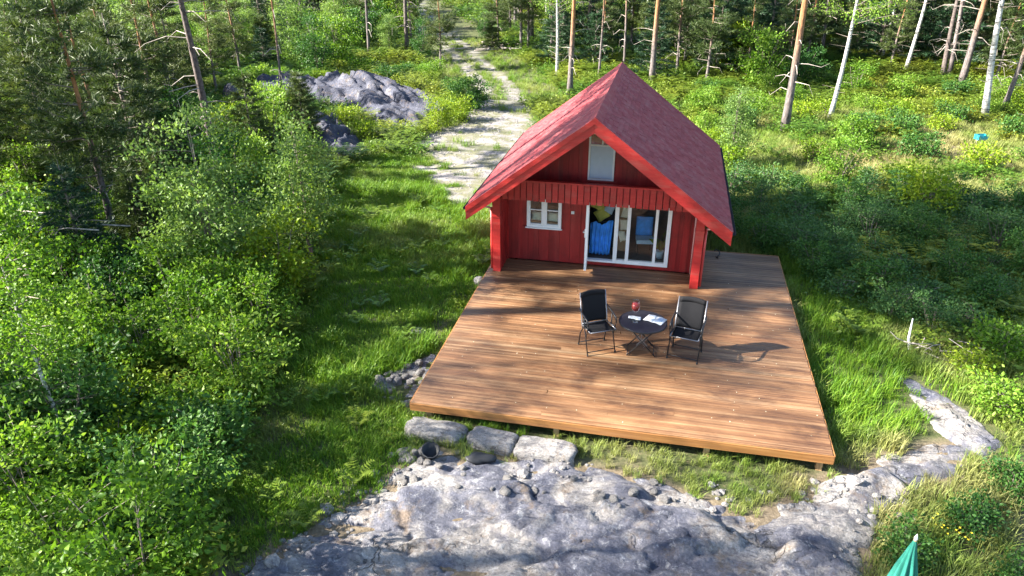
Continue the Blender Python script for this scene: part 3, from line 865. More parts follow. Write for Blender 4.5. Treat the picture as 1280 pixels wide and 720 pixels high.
# the door leaf, swung outward
dl = bpy.data.objects.new('door_leaf', None); COL.objects.link(dl); dl.parent = cab
dl.location = (-1.80 - CX, YW - .065 - CY, .14); dl.rotation_euler = (0, 0, math.radians(-86))
frame_rect(MB(), 0, .70, 0, 1.88, .085, -.03, .03).build('leaf_frame', MAT['white'], dl)
MB().box(.087, .613, -.005, .005, .087, 1.793).build('pane', MAT['glass'], dl)
MB().box(.640, .670, -.052, -.031, .90, 1.12).tube([(.655, -.052, 1.03), (.655, -.085, 1.03), (.55, -.085, 1.03)], .012, 6).build('handle', MAT['white'], dl)
cbuild(MB().box(-2.245, -2.165, YW - .058, YW - .049, 1.39, 1.47), 'wall_card', 'paper')['label'] = 'small white square card on the red wall'

# ------------------------------------------------------------------ things inside the doorway
def pillow(name, label, cat, loc, sx, sy, sz, rot, mat, group=None):
    def f(u, v, t):
        a, b = 2 * u - 1, 2 * v - 1
        k = (1 - a ** 4) * (1 - b ** 4)
        z = sz * .5 * k ** .5 * (1 if t == 0 else -1)
        return (a * sx / 2 * (1 - .08 * (1 - abs(b))), b * sy / 2 * (1 - .08 * (1 - abs(a))), z)
    o = MB().sheet(f, 10, 10, 1).build(name, MAT[mat], None, True)
    o.location = loc; o.rotation_euler = rot
    return tag(o, label, cat, group)
cur = MB().sheet(lambda u, v, t: (-1.77 + .60 * u - .06 * (1 - v) * u, 18.28 + .035 * math.sin(u * 34 + 1.2 * math.sin(v * 3)) * (1 - .3 * v) + t, .15 + .86 * v + .05 * math.sin(u * 9) * v + .09 * u * v), 54, 10, .012).build('blanket', MAT['bluecloth'], None, True)
tag(cur, 'bright blue pleated blanket hanging inside the open doorway', 'blanket')
rk = thing('drying_rack', 'thin black rack holding the blue blanket in the doorway', 'rack', (-1.47, 18.32, .1))
MB().tube([(-.32, 0, .93), (.32, 0, .99)], .012, 6).build('rail', MAT['black'], rk)
for sx in (-.30, .30): MB().tube([(sx, .0, .94), (sx, .06, .5), (sx, .1, .0)], .012, 6).build('leg', MAT['black'], rk)
pillow('cushion', 'yellow cushion above the blue blanket', 'cushion', (-1.62, 18.75, 1.42), .34, .34, .14, (1.2, .5, .2), 'olive')
pillow('cushion', 'olive cushion tucked behind the blue blanket', 'cushion', (-1.52, 18.70, 1.14), .36, .32, .14, (1.2, -.6, .2), 'olive')
pillow('cushion', 'pale blue cushion among the dark ones in the doorway', 'cushion', (-1.33, 18.74, 1.30), .26, .26, .12, (1.2, .4, 0), 'palecloth')
for dx in (-.1, .16): pillow('cushion', 'black cushion heaped behind the blue blanket', 'cushion', (-1.48 + dx, 18.86, 1.22 - dx), .44, .42, .16, (1.2, dx * 3, 0), 'blackcloth', 'black cushions behind the blue blanket')
sf = thing('bench_seat', 'dark upholstered bench under the cushions in the doorway', 'bench', (-1.5, 18.9, .1))
MB().box(-.4, .4, -.25, .3, .12, .42).box(-.4, .4, .2, .34, .42, 1.0).build('seat', MAT['blackcloth'], sf)
for sx in (-.36, .32): MB().box(sx, sx + .05, -.2, -.15, 0, .118).build('leg', MAT['rawwood'], sf)
for i, (z, s_, lb) in enumerate(((.62, .30, 'cream cushion, lowest of those seen in the narrow pane'), (.92, .32, 'cream cushion, middle of those seen in the narrow pane'), (1.25, .30, 'cream cushion, topmost seen in the narrow pane'))):
    pillow('cushion', lb, 'cushion', (-.93 + .02 * i, 18.55 + .06 * i, z), .20, s_, .12, (1.3, .3 * (i - 1), .3), 'cream')
cs = thing('cushion_stand', 'dark wooden stand holding the cream cushions', 'stand', (-.93, 18.75, .1))
MB().box(-.14, .14, .0, .06, 0, 1.3).build('back', MAT['rawwood'], cs)
for z in (.40, .70, 1.02): MB().box(-.13, .13, -.26, -.001, z - .02, z).build('shelf', MAT['rawwood'], cs)
ch = thing('armchair', 'small blue padded chair inside the glazed front', 'chair', (-.34, 18.75, .1), .15)
ch.scale = (.8, .8, .9)

pad = lambda x0, x1, y0, y1, z0, z1: MB().sheet(lambda u, v, t: (x0 + (x1 - x0) * u, y0 + (y1 - y0) * (.5 + (t - .5) * (1 - .5 * (2 * u - 1) ** 4)), z0 + (z1 - z0) * v), 8, 8, 1)
pad(-.28, .28, .18, .30, .50, 1.08).build('backrest', MAT['bluecloth'], ch, True)
MB().box(-.28, .28, -.28, .17, .38, .50).build('seat', MAT['palecloth'], ch)
for sx in (-.26, .22):
    for sy in (-.26, .22): MB().box(sx, sx + .04, sy, sy + .04, 0, .378).build('leg', MAT['black'], ch)
pt = thing('houseplant', 'potted plant behind the right hand pane', 'plant', (.10, 18.5, .1))
MB().lathe([(.09, 0), (.12, .2), (.11, .2), (.0, .18)], 14).build('pot', MAT['palecloth'], pt, True)
mb = MB()
for k in range(14):
    a = k * 2.4; l = .35 + .12 * (k % 3)
    d = Vector((math.cos(a), math.sin(a), 0)); sd = Vector((-d.y, d.x, 0)) * .035
    q = [Vector((0, 0, .19)), d * l * .35 + Vector((0, 0, .19 + l * .7)), d * l * .7 + Vector((0, 0, .19 + l * .75))]
    mb.add([tuple(q[0]), tuple(q[1] - sd), tuple(q[2]), tuple(q[1] + sd)], [(0, 1, 2), (0, 2, 3)])
mb.build('foliage', MAT['leafC'], pt)
pillow('cushion', 'pale cushion behind the left pane of the small window', 'cushion', (-3.18, 18.16, 1.16), .34, .24, .14, (1.3, 0, 0), 'cream')
pillow('cushion', 'pale cushion behind the right pane of the small window', 'cushion', (-2.76, 18.16, 1.16), .34, .24, .14, (1.3, 0, 0), 'cream')
sb = thing('window_bench', 'wooden shelf carrying the pale cushions at the small window', 'shelf', (-2.95, 18.2, .1))
MB().box(-.55, .55, -.14, .14, .88, .93).build('top', MAT['rawwood'], sb)
for sx in (-.5, .45): MB().box(sx, sx + .05, -.1, .1, 0, .879).build('leg', MAT['rawwood'], sb)

# ------------------------------------------------------------------ furniture on the deck
def fold_chair(label, loc, rz):
    """folding garden chair; faces -y, seat about .55 high (a tall model)"""
    t = thing('folding_chair', label, 'chair', loc, rz, 'two black folding chairs on the deck')
    W = .30; r = .014
    yb0, yb1, zb0, zb1 = .16, .34, .56, 1.20                          # backrest line
    # seat sling and back sling
    MB().sheet(lambda u, v, th: (-W + .02 + (2 * W - .04) * u, -.30 + .50 * v, .575 - .03 * math.sin(math.pi * v) - .02 * v - .018 * math.sin(math.pi * u) - th), 8, 8, .008).build('seat', MAT['mesh'], t, True)
    b = MB().sheet(lambda u, v, th: (-W + .02 + (2 * W - .04) * u, yb0 + (yb1 - yb0) * v + .03 * math.sin(math.pi * u) - .02 * math.sin(math.pi * v) + th, zb0 + .02 + (zb1 - zb0) * v + .025 * math.sin(math.pi * u) * v), 8, 10, .008).build('backrest', MAT['mesh'], t, True)
    MB().sheet(lambda u, v, th: (-W + .02 + (2 * W - .04) * u, yb0 + (yb1 - yb0) * (.84 + .14 * v) + .03 * math.sin(math.pi * u) - .016 + th, zb0 + .02 + (zb1 - zb0) * (.84 + .16 * v) + .028 * math.sin(math.pi * u)), 8, 2, .03).build('head_pad', MAT['mesh'], b, True)
    for s in (-1, 1):
        MB().tube([(s * W, .12, .45), (s * W, yb0, zb0), (s * W, yb1, zb1 + .03)], r, 8).build('back_frame', MAT['gun'], t, True)
        MB().tube([(s * W, -.31, .575), (s * W, .18, .55)], r, 8).build('seat_rail', MAT['gun'], t, True)
        MB().tube([(s * (W + .025), -.27, .012), (s * (W + .025), -.10, .45), (s * (W + .025), -.02, .60), (s * (W + .03), .0, .80)], r, 8).build('front_leg', MAT['black'], t, True)
        MB().tube([(s * (W + .012), .27, .012), (s * (W + .012), .20, .34), (s * (W + .012), .02, .57), (s * (W + .012), -.22, .60)], r, 8).build('rear_leg', MAT['black'], t, True)
        MB().tube([(s * (W + .03), .27, .90), (s * (W + .035), .16, .86), (s * (W + .035), -.08, .83), (s * (W + .03), -.20, .80), (s * (W + .03), -.24, .70)], [.014, .02, .022, .02, .014], 8).build('armrest', MAT['black'], t, True)
        MB().tube([(s * (W + .03), -.235, .72), (s * (W + .025), -.14, .36)], .010, 6).build('arm_support', MAT['black'], t, True)
        for y in (-.27, .27): MB().lathe([(.02, 0), (.021, .03), (.016, .045)], 8, (s * (W + (.025 if y < 0 else .012)), y, .0)).build('foot_cap', MAT['rubber'], t)
    MB().tube([(-W - .025, -.245, .075), (W + .025, -.245, .075)], .011, 6).build('front_stretcher', MAT['black'], t, True)
    MB().tube([(-W - .012, .262, .06), (W + .012, .262, .06)], .011, 6).build('rear_stretcher', MAT['black'], t, True)
    MB().tube([(-W, .155, .575), (W, .155, .575)], .012, 6).build('cross_bar', MAT['gun'], t, True)
    MB().tube([(-W, -.31, .575), (W, -.31, .575)], .012, 6).build('seat_bar', MAT['gun'], t, True)
    return t
fold_chair('black folding chair left of the table, turned towards it', (-1.06, 13.56, .0), math.radians(30)).scale = (.96, .96, .98)
fold_chair('black folding chair right of the table with a seam down its back', (.78, 13.66, .0), math.radians(-12)).scale = (.96, .96, .96)

tb = thing('folding_table', 'round dark folding table between the two chairs', 'table', (-.13, 13.60, 0), math.radians(4))
MB().lathe([(.0, .705), (.46, .705), (.485, .712), (.49, .722), (.48, .732), (.46, .730), (.0, .730)], 40).build('tabletop', MAT['tabletop'], tb)
MB().lathe([(.492, .700), (.500, .706), (.500, .728), (.492, .734), (.488, .720)], 40).build('table_rim', MAT['black'], tb, True)
for s in (-1, 1):
    for e in (-1, 1):
        MB().tube([(-e * .30, s * .20, .70), (e * .29, s * .19 + .012 * e, .012)], .014, 8).build('leg', MAT['black'], tb, True)
for e in (-1, 1):
    MB().tube([(e * .275, -.19, .03), (e * .275, .19, .03)], .010, 6).build('foot_bar', MAT['black'], tb, True)
    MB().box(e * .30 - .02, e * .30 + .02, -.26, .26, .680, .704).build('top_rail', MAT['black'], tb)
MB().tube([(0, -.2, .355), (0, .2, .355)], .009, 6).build('hinge_bar', MAT['gun'], tb, True)
for e in (-1, 1): MB().bar((-e * .10, -.20 , .47), (e * .10, -.19, .25), .06, .006, (0, 1, 0)).build('brace_plate', MAT['gun'], tb)

wg = thing('wine_glass', 'stemmed glass of red wine on the round table', 'wine glass', (-.30, 13.55, .735))
wg.scale = (1.35, 1.35, 1.5)
MB().lathe([(.055, 0), (.055, .004), (.012, .010), (.008, .02), (.007, .13), (.012, .145), (.04, .165), (.062, .20), (.068, .24), (.060, .29), (.052, .325), (.049, .325), (.057, .29), (.064, .24), (.058, .20), (.036, .170), (.0, .150)], 20).build('goblet', MAT['wineglass'], wg, True)
MB().lathe([(.0, .153), (.035, .173), (.056, .202), (.0615, .235), (.0585, .275), (.0, .275)], 20).build('wine', MAT['wine'], wg, True)
nk = MB().sheet(lambda u, v, t: (-.44 + .26 * u, 13.60 + .15 * v + .02 * math.sin(u * 5), .737 + .018 * (fbm(u * 3 + 2, v * 3, 5, 2) + 1) + t), 10, 8, .004).build('napkin', MAT['paper'], None, True)
tag(nk, 'crumpled white napkin behind the wine glass', 'napkin')
bk = thing('magazine', 'open white magazine lying on the round table', 'magazine', (.11, 13.71, .734), math.radians(-24))
for s in (-1, 1):
    MB().sheet(lambda u, v, t: (s * .205 * u, -.15 + .30 * v, .016 * math.sin(math.pi * min(1, u * 1.15 + .05)) * (1 - .3 * u) + .001 + t), 8, 2, .006).build('page', MAT['paper'], bk, True)
MB().sheet(lambda u, v, t: (.05 + .11 * u, -.02 + .12 * v, .016 * math.sin(math.pi * min(1, (.05 + .11 * u) / .205 * 1.15 + .05)) * (1 - .3 * (.05 + .11 * u) / .205) + .0075 + t), 6, 2, .0012).build('picture', MAT['print'], bk)
mb = MB()
for s in (-1, 1):
    for k in range(7):
        if s > 0 and 3 <= k <= 5: continue
        mb.sheet(lambda u, v, t: (s * (.035 + .13 * u), -.12 + .036 * k + .008 * v, .016 * math.sin(math.pi * min(1, (.035 + .13 * u) / .205 * 1.15 + .05)) * (1 - .3 * (.035 + .13 * u) / .205) + .0075 + t), 5, 1, .001)
tag(mb.build('text_line', MAT['print'], bk), kind='stuff')
hk = MB().tube([(1.62, 19.05, .02), (1.66, 19.0, .012), (1.66, 19.1, .02), (1.72, 19.22, .05), (1.69, 19.35, .09), (1.62, 19.38, .10), (1.57, 19.33, .08)], .016, 8).build('cable', MAT['rubber'], None, True)
tag(hk, 'short curl of black cable on the deck beside the cabin', 'cable')

# ------------------------------------------------------------------ small things around the deck
z = float(H(-3.54, 9.72))
pot = thing('plant_pot', 'tipped black plastic pot at the corner of the bedrock', 'pot', (-3.54, 9.72, z + .16))
pot.rotation_euler = (.35, .1, .3); pot.scale = (1, 1, .7)
MB().lathe([(.11, -.14), (.15, .08), (.165, .08), (.165, .11), (.145, .11), (.10, -.12), (.0, -.12)], 10).build('body', MAT['rubber'], pot, True)
MB().tube([(.16 * math.cos(a), .16 * math.sin(a), .11 + .03 * math.sin(a)) for a in np.linspace(.2, 2.9, 9)], .007, 5).build('handle', MAT['rubber'], pot, True)
o = link('dark_piece', stone_mesh('dark_piece', .26, .12, .07, 88, .3, 'rubber', 3, .4), None, (-2.66, 9.80, float(H(-2.66, 9.8)) + .13)); o.rotation_euler = (.1, .1, .3)  # black lump added where the rock has a dark hollow
tag(o, 'crumpled black piece marking a dark hollow in the bedrock', 'dark piece')

# closed teal parasol at the lower right
px, py = 3.33, 7.36; pz = float(H(px, py))
pa = thing('parasol', 'closed teal garden parasol rising at the lower right', 'parasol', (px, py, pz))
def can(u, v, t):
    a = u * 2 * math.pi
    r = (.015 + .21 * v ** .85) * (1 + .28 * math.sin(a * 8) * min(1, v * 3)) - t
    return (r * math.cos(a + .5 * v), r * math.sin(a + .5 * v), 1.93 - 1.35 * v)
MB().grid(lambda u, v: can(u, v, 0), 64, 14).build('canopy', MAT['teal'], pa, True)
MB().tube([(0, 0, 0), (0, 0, 1.92)], .02, 8).build('pole', MAT['rawwood'], pa, True)
MB().lathe([(.018, 1.925), (.022, 1.95), (.008, 2.0), (.0, 2.02)], 10).build('finial', MAT['white'], pa, True)
MB().lathe([(.25, 0), (.25, .05), (.05, .08), (.04, .25)], 20).build('base', MAT['rubber'], pa, True)

z = float(H(13.4, 35.1))
bx = thing('crate', 'small turquoise plastic crate in the dry grass of the meadow', 'crate', (13.4, 35.1, z + .22), .3)
bx.scale = (.75, .75, .6)
MB().box(-.3, .3, -.2, -.17, 0, .34).box(-.3, .3, .17, .2, 0, .34).box(-.3, -.27, -.169, .169, 0, .34).box(.27, .3, -.169, .169, 0, .34).box(-.269, .269, -.169, .169, 0, .03).build('body', MAT['turq'], bx)
MB().box(-.05, .05, -.215, -.201, .2, .30).build('handle', MAT['turq'], bx)
MB().lathe([(.26, -.33), (.22, -.001)], 9).build('stump', MAT['deadwood'], bx)

z = float(H(5.66, 15.7))
st = MB().tube([(5.72, 15.55, z + .05), (5.67, 15.66, z + .25), (5.66, 15.7, z + .75)], [.06, .028, .013], 8).build('peeled_stick', MAT['paper'], None, True)
tag(st, 'pale peeled stick standing in the grass right of the deck', 'stick')
def twig_heap(name, label, x, y, n, L, seed, r=.02, mat='deadwood', spread=.8, cat='dead branches', up=0.0):
    rg = np.random.default_rng(seed); mb = MB()
    for k in range(n):
        a = rg.uniform(0, 6.28); l = L * rg.uniform(.4, 1)
        cx_, cy_ = x + rg.normal(0, spread), y + rg.normal(0, spread * .5)
        z0 = float(H(cx_, cy_)) + rg.uniform(.05, .28) + up
        dx, dy = math.cos(a) * l / 2, math.sin(a) * l / 2
        mb.tube([(cx_ - dx, cy_ - dy, z0 + rg.uniform(-.05, .1)), (cx_ + rg.normal(0, .06), cy_ + rg.normal(0, .06), z0 + .05), (cx_ + dx, cy_ + dy, z0 + rg.uniform(-.05, .25))], [r, r * .8, r * .3], 5)
    return tag(mb.build(name, MAT[mat], None, True), label, cat)
twig_heap('branch_pile', 'bleached twigs lying in the dry grass right of the deck', 6.25, 15.5, 12, .75, 5, .014, spread=.4)
twig_heap('branch_pile', 'brushwood pile at the dark forest edge beyond the track', -12.2, 56.5, 34, 3.2, 6, .045, spread=1.6)
twig_heap('branch_pile', 'pale dead branches lying in the thicket far left', -20.5, 28.5, 10, 3.0, 7, .035, spread=1.2)

twig_heap('branch_pile', 'pale dead twigs sticking out of the bushes at the left', -14.2, 14.6, 7, 2.4, 17, .022, spread=.6, up=1.5)
# ------------------------------------------------------------------ plants
def rot_to(d):
    """frames whose z axis follows the directions d"""
    d = d / (np.linalg.norm(d, axis=1)[:, None] + 1e-9)
    ref = np.where(np.abs(d[:, 2:3]) < .9, np.array([[0, 0, 1.]]), np.array([[1., 0, 0]]))
    a = np.cross(ref, d); a /= np.linalg.norm(a, axis=1)[:, None] + 1e-9
    return a, np.cross(d, a), d

def leaves_geo(P, D, L, W, rg, fold=.25):
    """one folded, pointed leaf per point: 4 corners, 2 triangles"""
    n = len(P)
    a, b, d = rot_to(D)
    th = rg.uniform(0, 2 * np.pi, n)[:, None]
    s = a * np.cos(th) + b * np.sin(th); up = np.cross(d, s)
    L = np.broadcast_to(np.asarray(L, float), (n,))[:, None]; W = np.broadcast_to(np.asarray(W, float), (n,))[:, None]
    V = np.stack([P, P + d * L * .45 + s * W * .5 + up * W * fold, P + d * L, P + d * L * .45 - s * W * .5 + up * W * fold], 1).reshape(-1, 3)
    k = np.arange(n)[:, None] * 4
    F = np.concatenate([k + np.array([[0, 1, 2]]), k + np.array([[0, 2, 3]])], 0)
    return V, F

def rand_dir(n, rg, up=0.0):
    d = rg.normal(0, 1, (n, 3)); d /= np.linalg.norm(d, axis=1)[:, None]
    d[:, 2] += up
    return d

def join(*parts):
    Vs, Fs, n = [], [], 0
    for V, F in parts:
        Vs.append(V); Fs.append(F + n); n += len(V)
    return np.concatenate(Vs), np.concatenate(Fs)

def shrub_proto(name, h, r, nl, ll, seed, mat, stems=6, barkmat='twig', clump=.21, open_=.0, low=.15, stem_r=.022, shape=1.0):
    """a broadleaved bush or sapling: fanning stems and leaf clumps with gaps between them"""
    rg = np.random.default_rng(seed)
    mb = MB(); C = []
    for k in range(stems):
        a = rg.uniform(0, 6.28); rr_ = r * rg.uniform(.15, .75); hh = h * rg.uniform(.65, 1.0)
        if k == 0: rr_, hh = r * .12, h * .97
        p = np.array([(.10 * math.cos(a) * (stems > 1), .10 * math.sin(a) * (stems > 1), -.1), (rr_ * .3 * math.cos(a), rr_ * .3 * math.sin(a), hh * .35), (rr_ * .7 * math.cos(a + .2), rr_ * .7 * math.sin(a + .2), hh * .7), (rr_ * math.cos(a + .3), rr_ * math.sin(a + .3), hh)])
        mb.tube(p, [stem_r, stem_r * .8, stem_r * .5, stem_r * .2], 5)
        nb = max(4, int(10 * h / 2.5 / stems * 3))
        for j in range(nb):
            t = rg.uniform(low, 1.0); q = p[0] + (p[-1] - p[0]) * t
            tt = t * 3; i = min(2, int(tt)); q = p[i] + (p[i + 1] - p[i]) * (tt - i)
            prof = (math.sin(math.pi * min(1, (t - low * .8) / (1.08 - low * .8))) ** .6) * shape
            bl = r * (.25 + .65 * prof) * rg.uniform(.5, 1.1)
            a2 = rg.uniform(0, 6.28)
            e = q + np.array([bl * math.cos(a2), bl * math.sin(a2), bl * rg.uniform(-.1, .55)])
            mb.tube([q, (q + e) / 2 + (0, 0, .05 * bl), e], [stem_r * .35, stem_r * .25, stem_r * .1], 3, False)
            for f in (.55, .8, 1.0): C.append(q + (e - q) * f + rg.normal(0, .05 * r, 3))
        C.append(p[-1])
    C = np.array(C)
    keep = rg.random(len(C)) > open_
    C = C[keep]
    wts = rg.uniform(.3, 1.6, len(C)); wts /= wts.sum()
    ci = rg.choice(len(C), nl, p=wts)
    P = C[ci] + rg.normal(0, 1, (nl, 3)) * clump * np.array([1, 1, .62]) * rg.uniform(.6, 1.2, (nl, 1))
    P = P[P[:, 2] > .03]
    out = P - np.array([0, 0, h * .4])
    D = rand_dir(len(P), rg) * .9 + out / (np.linalg.norm(out, axis=1)[:, None] + 1e-6) * .6 + np.array([0, 0, -.15])
    Lr = ll * rg.uniform(.6, 1.25, len(P))
    V, F = leaves_geo(P, D, Lr, Lr * .62, rg)
    return dict(name=name, parts=[('stem', mb.mesh(name + '_stem', MAT[barkmat], True)), ('foliage', fast_mesh(name + '_foliage', V, F, MAT[mat]))], h=h)

def needles(P, D, n, ln, wd, rg, spread=.9):
    m = len(P)
    d0 = np.repeat(D / (np.linalg.norm(D, axis=1)[:, None] + 1e-9), n, 0)
    P2 = np.repeat(P, n, 0) + d0 * rg.uniform(-.5, .5, (m * n, 1)) * ln * 1.6
    d = d0 * .8 + rand_dir(m * n, rg) * spread
    a, b, d = rot_to(d)
    th = rg.uniform(0, 6.28, (m * n, 1)); s = a * np.cos(th) + b * np.sin(th)
    L = ln * rg.uniform(.6, 1.2, (m * n, 1))
    V = np.stack([P2 - s * wd / 2, P2 + s * wd / 2, P2 + d * L], 1).reshape(-1, 3)
    return V, np.arange(m * n * 3).reshape(-1, 3)

def pine_proto(name, h, r0, seed, crown_from, nb, bl, mat='needle', dead=14, sway=.25, nn=16, ln=.26, wd=.035, bark='pinebark', dead_lo=.12):
    """a Scots pine: bare trunk with dead snags, branches with tufts of needles above"""
    rg = np.random.default_rng(seed)
    zz = np.linspace(-.3, h, 11); t = np.clip(zz / h, 0, 1)
    ph = rg.uniform(0, 6.28)
    tx = sway * np.sin(t * 4 + ph) * t; ty = sway * np.sin(t * 3.1 + ph * 1.7) * t
    tr = np.stack([tx, ty, zz], 1)
    rad = r0 * (1 - t * .88); rad[0] *= 1.35; rad[1] *= 1.05
    mt = MB().tube(tr, rad, 10)
    at = lambda z: np.array([np.interp(z, zz, tx), np.interp(z, zz, ty), z])
    md = MB()
    for k in range(dead):
        z = h * rg.uniform(dead_lo, crown_from + .1); a = rg.uniform(0, 6.28); l = rg.uniform(.4, 1.7) * (bl / 2.2)
        q = at(z); d = np.array([math.cos(a), math.sin(a), 0])
        md.tube([q, q + d * l * .5 + (0, 0, rg.uniform(-.02, .12)), q + d * l + (0, 0, rg.uniform(-.35, .12)), q + d * l * 1.15 + (rg.normal(0, .12), rg.normal(0, .12), rg.uniform(-.5, .1))], [.024, .017, .009, .004], 4, False)
    TP, TD = [], []
    mbr = MB()
    for k in range(nb):
        u = rg.random()
        z = h * (crown_from + (1 - crown_from) * u ** .9); a = rg.uniform(0, 6.28)
        l = bl * (1 - .72 * u) * rg.uniform(.55, 1.1) + .15
        q = at(z); d = np.array([math.cos(a), math.sin(a), rg.uniform(-.1, .35)])
        e = q + d * l + np.array([0, 0, .12 * l])
        mbr.tube([q, q + d * l * .55 - (0, 0, .03), e], [.03 * l / 2 + .008, .016, .005], 4, False)
        for j in range(int(5 + 8 * l)):
            f = rg.uniform(.3, 1.02); side = rg.normal(0, .22 * l * (1.15 - f) + .08, 3) * np.array([1, 1, .45])
            TP.append(q + (e - q) * f + side); TD.append(d + side * 1.2 / l + np.array([0, 0, .35]))
    TP, TD = np.array(TP), np.array(TD)
    V, F = needles(TP, TD, nn, ln, wd, rg)
    parts = [('trunk', mt.mesh(name + '_trunk', MAT[bark], True))]
    if dead: parts.append(('dead_branches', md.mesh(name + '_dead', MAT['deadwood'])))
    parts += [('branches', mbr.mesh(name + '_branches', MAT['twig'])), ('crown', fast_mesh(name + '_crown', V, F, MAT[mat]))]
    return dict(name=name, parts=parts, h=h)

def spruce_proto(name, h, r, seed, mat='needleB', nn=13, ln=.20, wd=.032, from_=.06):
    """a young conifer, branched to the ground, seen from above as layered stars"""
    rg = np.random.default_rng(seed)
    mt = MB().tube([(0, 0, -.2), (.03, .02, h * .5), (0, 0, h)], [.035 + .012 * h, .02 + .006 * h, .006], 7)
    TP, TD = [], []; mbr = MB()
    z = h * from_
    while z < h * .98:
        u = z / h; l0 = r * (1 - u) ** .8 + .12
        nb = rg.integers(5, 8); a0 = rg.uniform(0, 6.28)
        for k in range(nb):
            a = a0 + k * 6.283 / nb + rg.normal(0, .15); l = l0 * rg.uniform(.7, 1.1)
            d = np.array([math.cos(a), math.sin(a), rg.uniform(-.05, .25)])
            q = np.array([0, 0, z + rg.normal(0, .06)]); e = q + d * l - np.array([0, 0, .1 * l])
            mbr.tube([q, q + d * l * .5, e], [.014, .009, .004], 3, False)
            for j in range(int(3 + 9 * l)):
                f = rg.uniform(.25, 1.0); sd = np.array([-d[1], d[0], 0]) * rg.uniform(-1, 1) * .38 * l * (1.1 - f)
                TP.append(q + (e - q) * f + sd); TD.append(d * .8 + sd / l * 1.6 + np.array([0, 0, .15]))
        z += h * .075 * rg.uniform(.8, 1.2)
    TP, TD = np.array(TP), np.array(TD)
    V, F = needles(TP, TD, nn, ln, wd, rg, .7)
    return dict(name=name, parts=[('trunk', mt.mesh(name + '_trunk', MAT['twig'], True)), ('branches', mbr.mesh(name + '_branches', MAT['twig'])), ('crown', fast_mesh(name + '_crown', V, F, MAT[mat]))], h=h)

def birch_proto(name, h, r0, seed, nl=5200, lean=0.0, crown_from=.38):
    rg = np.random.default_rng(seed)
    zz = np.linspace(-.3, h, 10); t = np.clip(zz / h, 0, 1)
    tx = .22 * np.sin(t * 5 + seed) * t + lean * h * t ** 1.3; ty = .18 * np.sin(t * 4 + seed * 2) * t
    mt = MB().tube(np.stack([tx, ty, zz], 1), r0 * (1 - .9 * t) * (1 + .3 * (zz < 0)), 9)
    mbr = MB(); C = []
    for k in range(46):
        u = rg.random(); z = h * (crown_from + (1 - crown_from) * u); a = rg.uniform(0, 6.28)
        l = (h * .20) * (1 - .7 * u) * rg.uniform(.6, 1.1) + .2
        q = np.array([np.interp(z, zz, tx), np.interp(z, zz, ty), z]); e = q + np.array([math.cos(a) * l, math.sin(a) * l, l * rg.uniform(.1, .7)])
        mbr.tube([q, (q + e) / 2 + (0, 0, .06), e], [.016, .010, .003], 4, False)
        for f in (.5, .75, 1.0): C.append(q + (e - q) * f)
    for k in range(9):
        z = h * rg.uniform(.12, crown_from); a = rg.uniform(0, 6.28); l = rg.uniform(.3, 1.0)
        q = np.array([np.interp(z, zz, tx), np.interp(z, zz, ty), z])
        mbr.tube([q, q + np.array([math.cos(a) * l, math.sin(a) * l, .1 * l])], [.012, .003], 4, False)
    C = np.array(C); P = C[rg.integers(0, len(C), nl)] + rg.normal(0, .24, (nl, 3)) * np.array([1, 1, .7])
    L = .085 * rg.uniform(.7, 1.2, nl)
    V, F = leaves_geo(P, rand_dir(nl, rg, -.3), L, L * .75, rg)
    return dict(name=name, parts=[('trunk', mt.mesh(name + '_trunk', MAT['birchbark'], True)), ('branches', mbr.mesh(name + '_branches', MAT['twig'])), ('crown', fast_mesh(name + '_crown', V, F, MAT['leafA']))], h=h)

def plant(proto, name, label, cat, x, y, s=1.0, rz=None, group=None, lean=(0, 0), sink=.02, sz=1.0):
    o = thing(name, label, cat, (x, y, float(H(x, y)) - sink), 0, group)
    o.rotation_euler = (lean[0], lean[1], random.uniform(0, 6.28) if rz is None else rz)
    o.scale = (s, s, s * sz)
    for nm, me in proto['parts']: link(nm, me, o)
    return o

PR = {}
PR['pine'] = [pine_proto('pine%d' % i, h, r, 300 + i, cf, nb, 2.3, sway=sw, dead=dd) for i, (h, r, cf, nb, sw, dd) in enumerate(((14, .19, .55, 46, .25, 16), (12.5, .15, .48, 46, .35, 20), (15, .21, .6, 44, .2, 10)))]
PR['dark_pine'] = [pine_proto('dark_pine', 13, .17, 371, .5, 46, 2.3, sway=.3, dead=26, bark='darkbark')]
PR['pine_leafy'] = [pine_proto('pine_low%d' % i, 9.0, .12, 320 + i, .16, 54, 1.7, sway=.2, dead=6) for i in range(2)]
PR['thin'] = [pine_proto('thin_pine%d' % i, 9.5, .075, 330 + i, .62, 26, 1.1, sway=.2, dead=12) for i in range(2)]
PR['spruce'] = [spruce_proto('young_spruce%d' % i, h, r, 340 + i) for i, (h, r) in enumerate(((4.5, 1.5), (3.2, 1.25), (6.0, 1.8)))]
PR['ypine'] = [spruce_proto('young_pine%d' % i, h, r, 350 + i, 'needle', 16, .24, .032) for i, (h, r) in enumerate(((3.6, 1.35), (2.6, 1.15), (5.2, 1.7)))]
PR['birch'] = [birch_proto('birch%d' % i, h, r, 360 + i) for i, (h, r) in enumerate(((11, .12), (9, .09), (5.5, .055)))]
PR['bushA'] = [shrub_proto('bush_a%d' % i, h, r, n, .115, 370 + i, 'leafA') for i, (h, r, n) in enumerate(((1.5, .95, 2300), (2.2, 1.15, 3400), (1.0, .8, 1500)))]
PR['bushB'] = [shrub_proto('bush_b%d' % i, h, r, n, .12, 380 + i, 'leafB') for i, (h, r, n) in enumerate(((1.4, 1.0, 2200), (2.1, 1.2, 3300), (.9, .85, 1500)))]
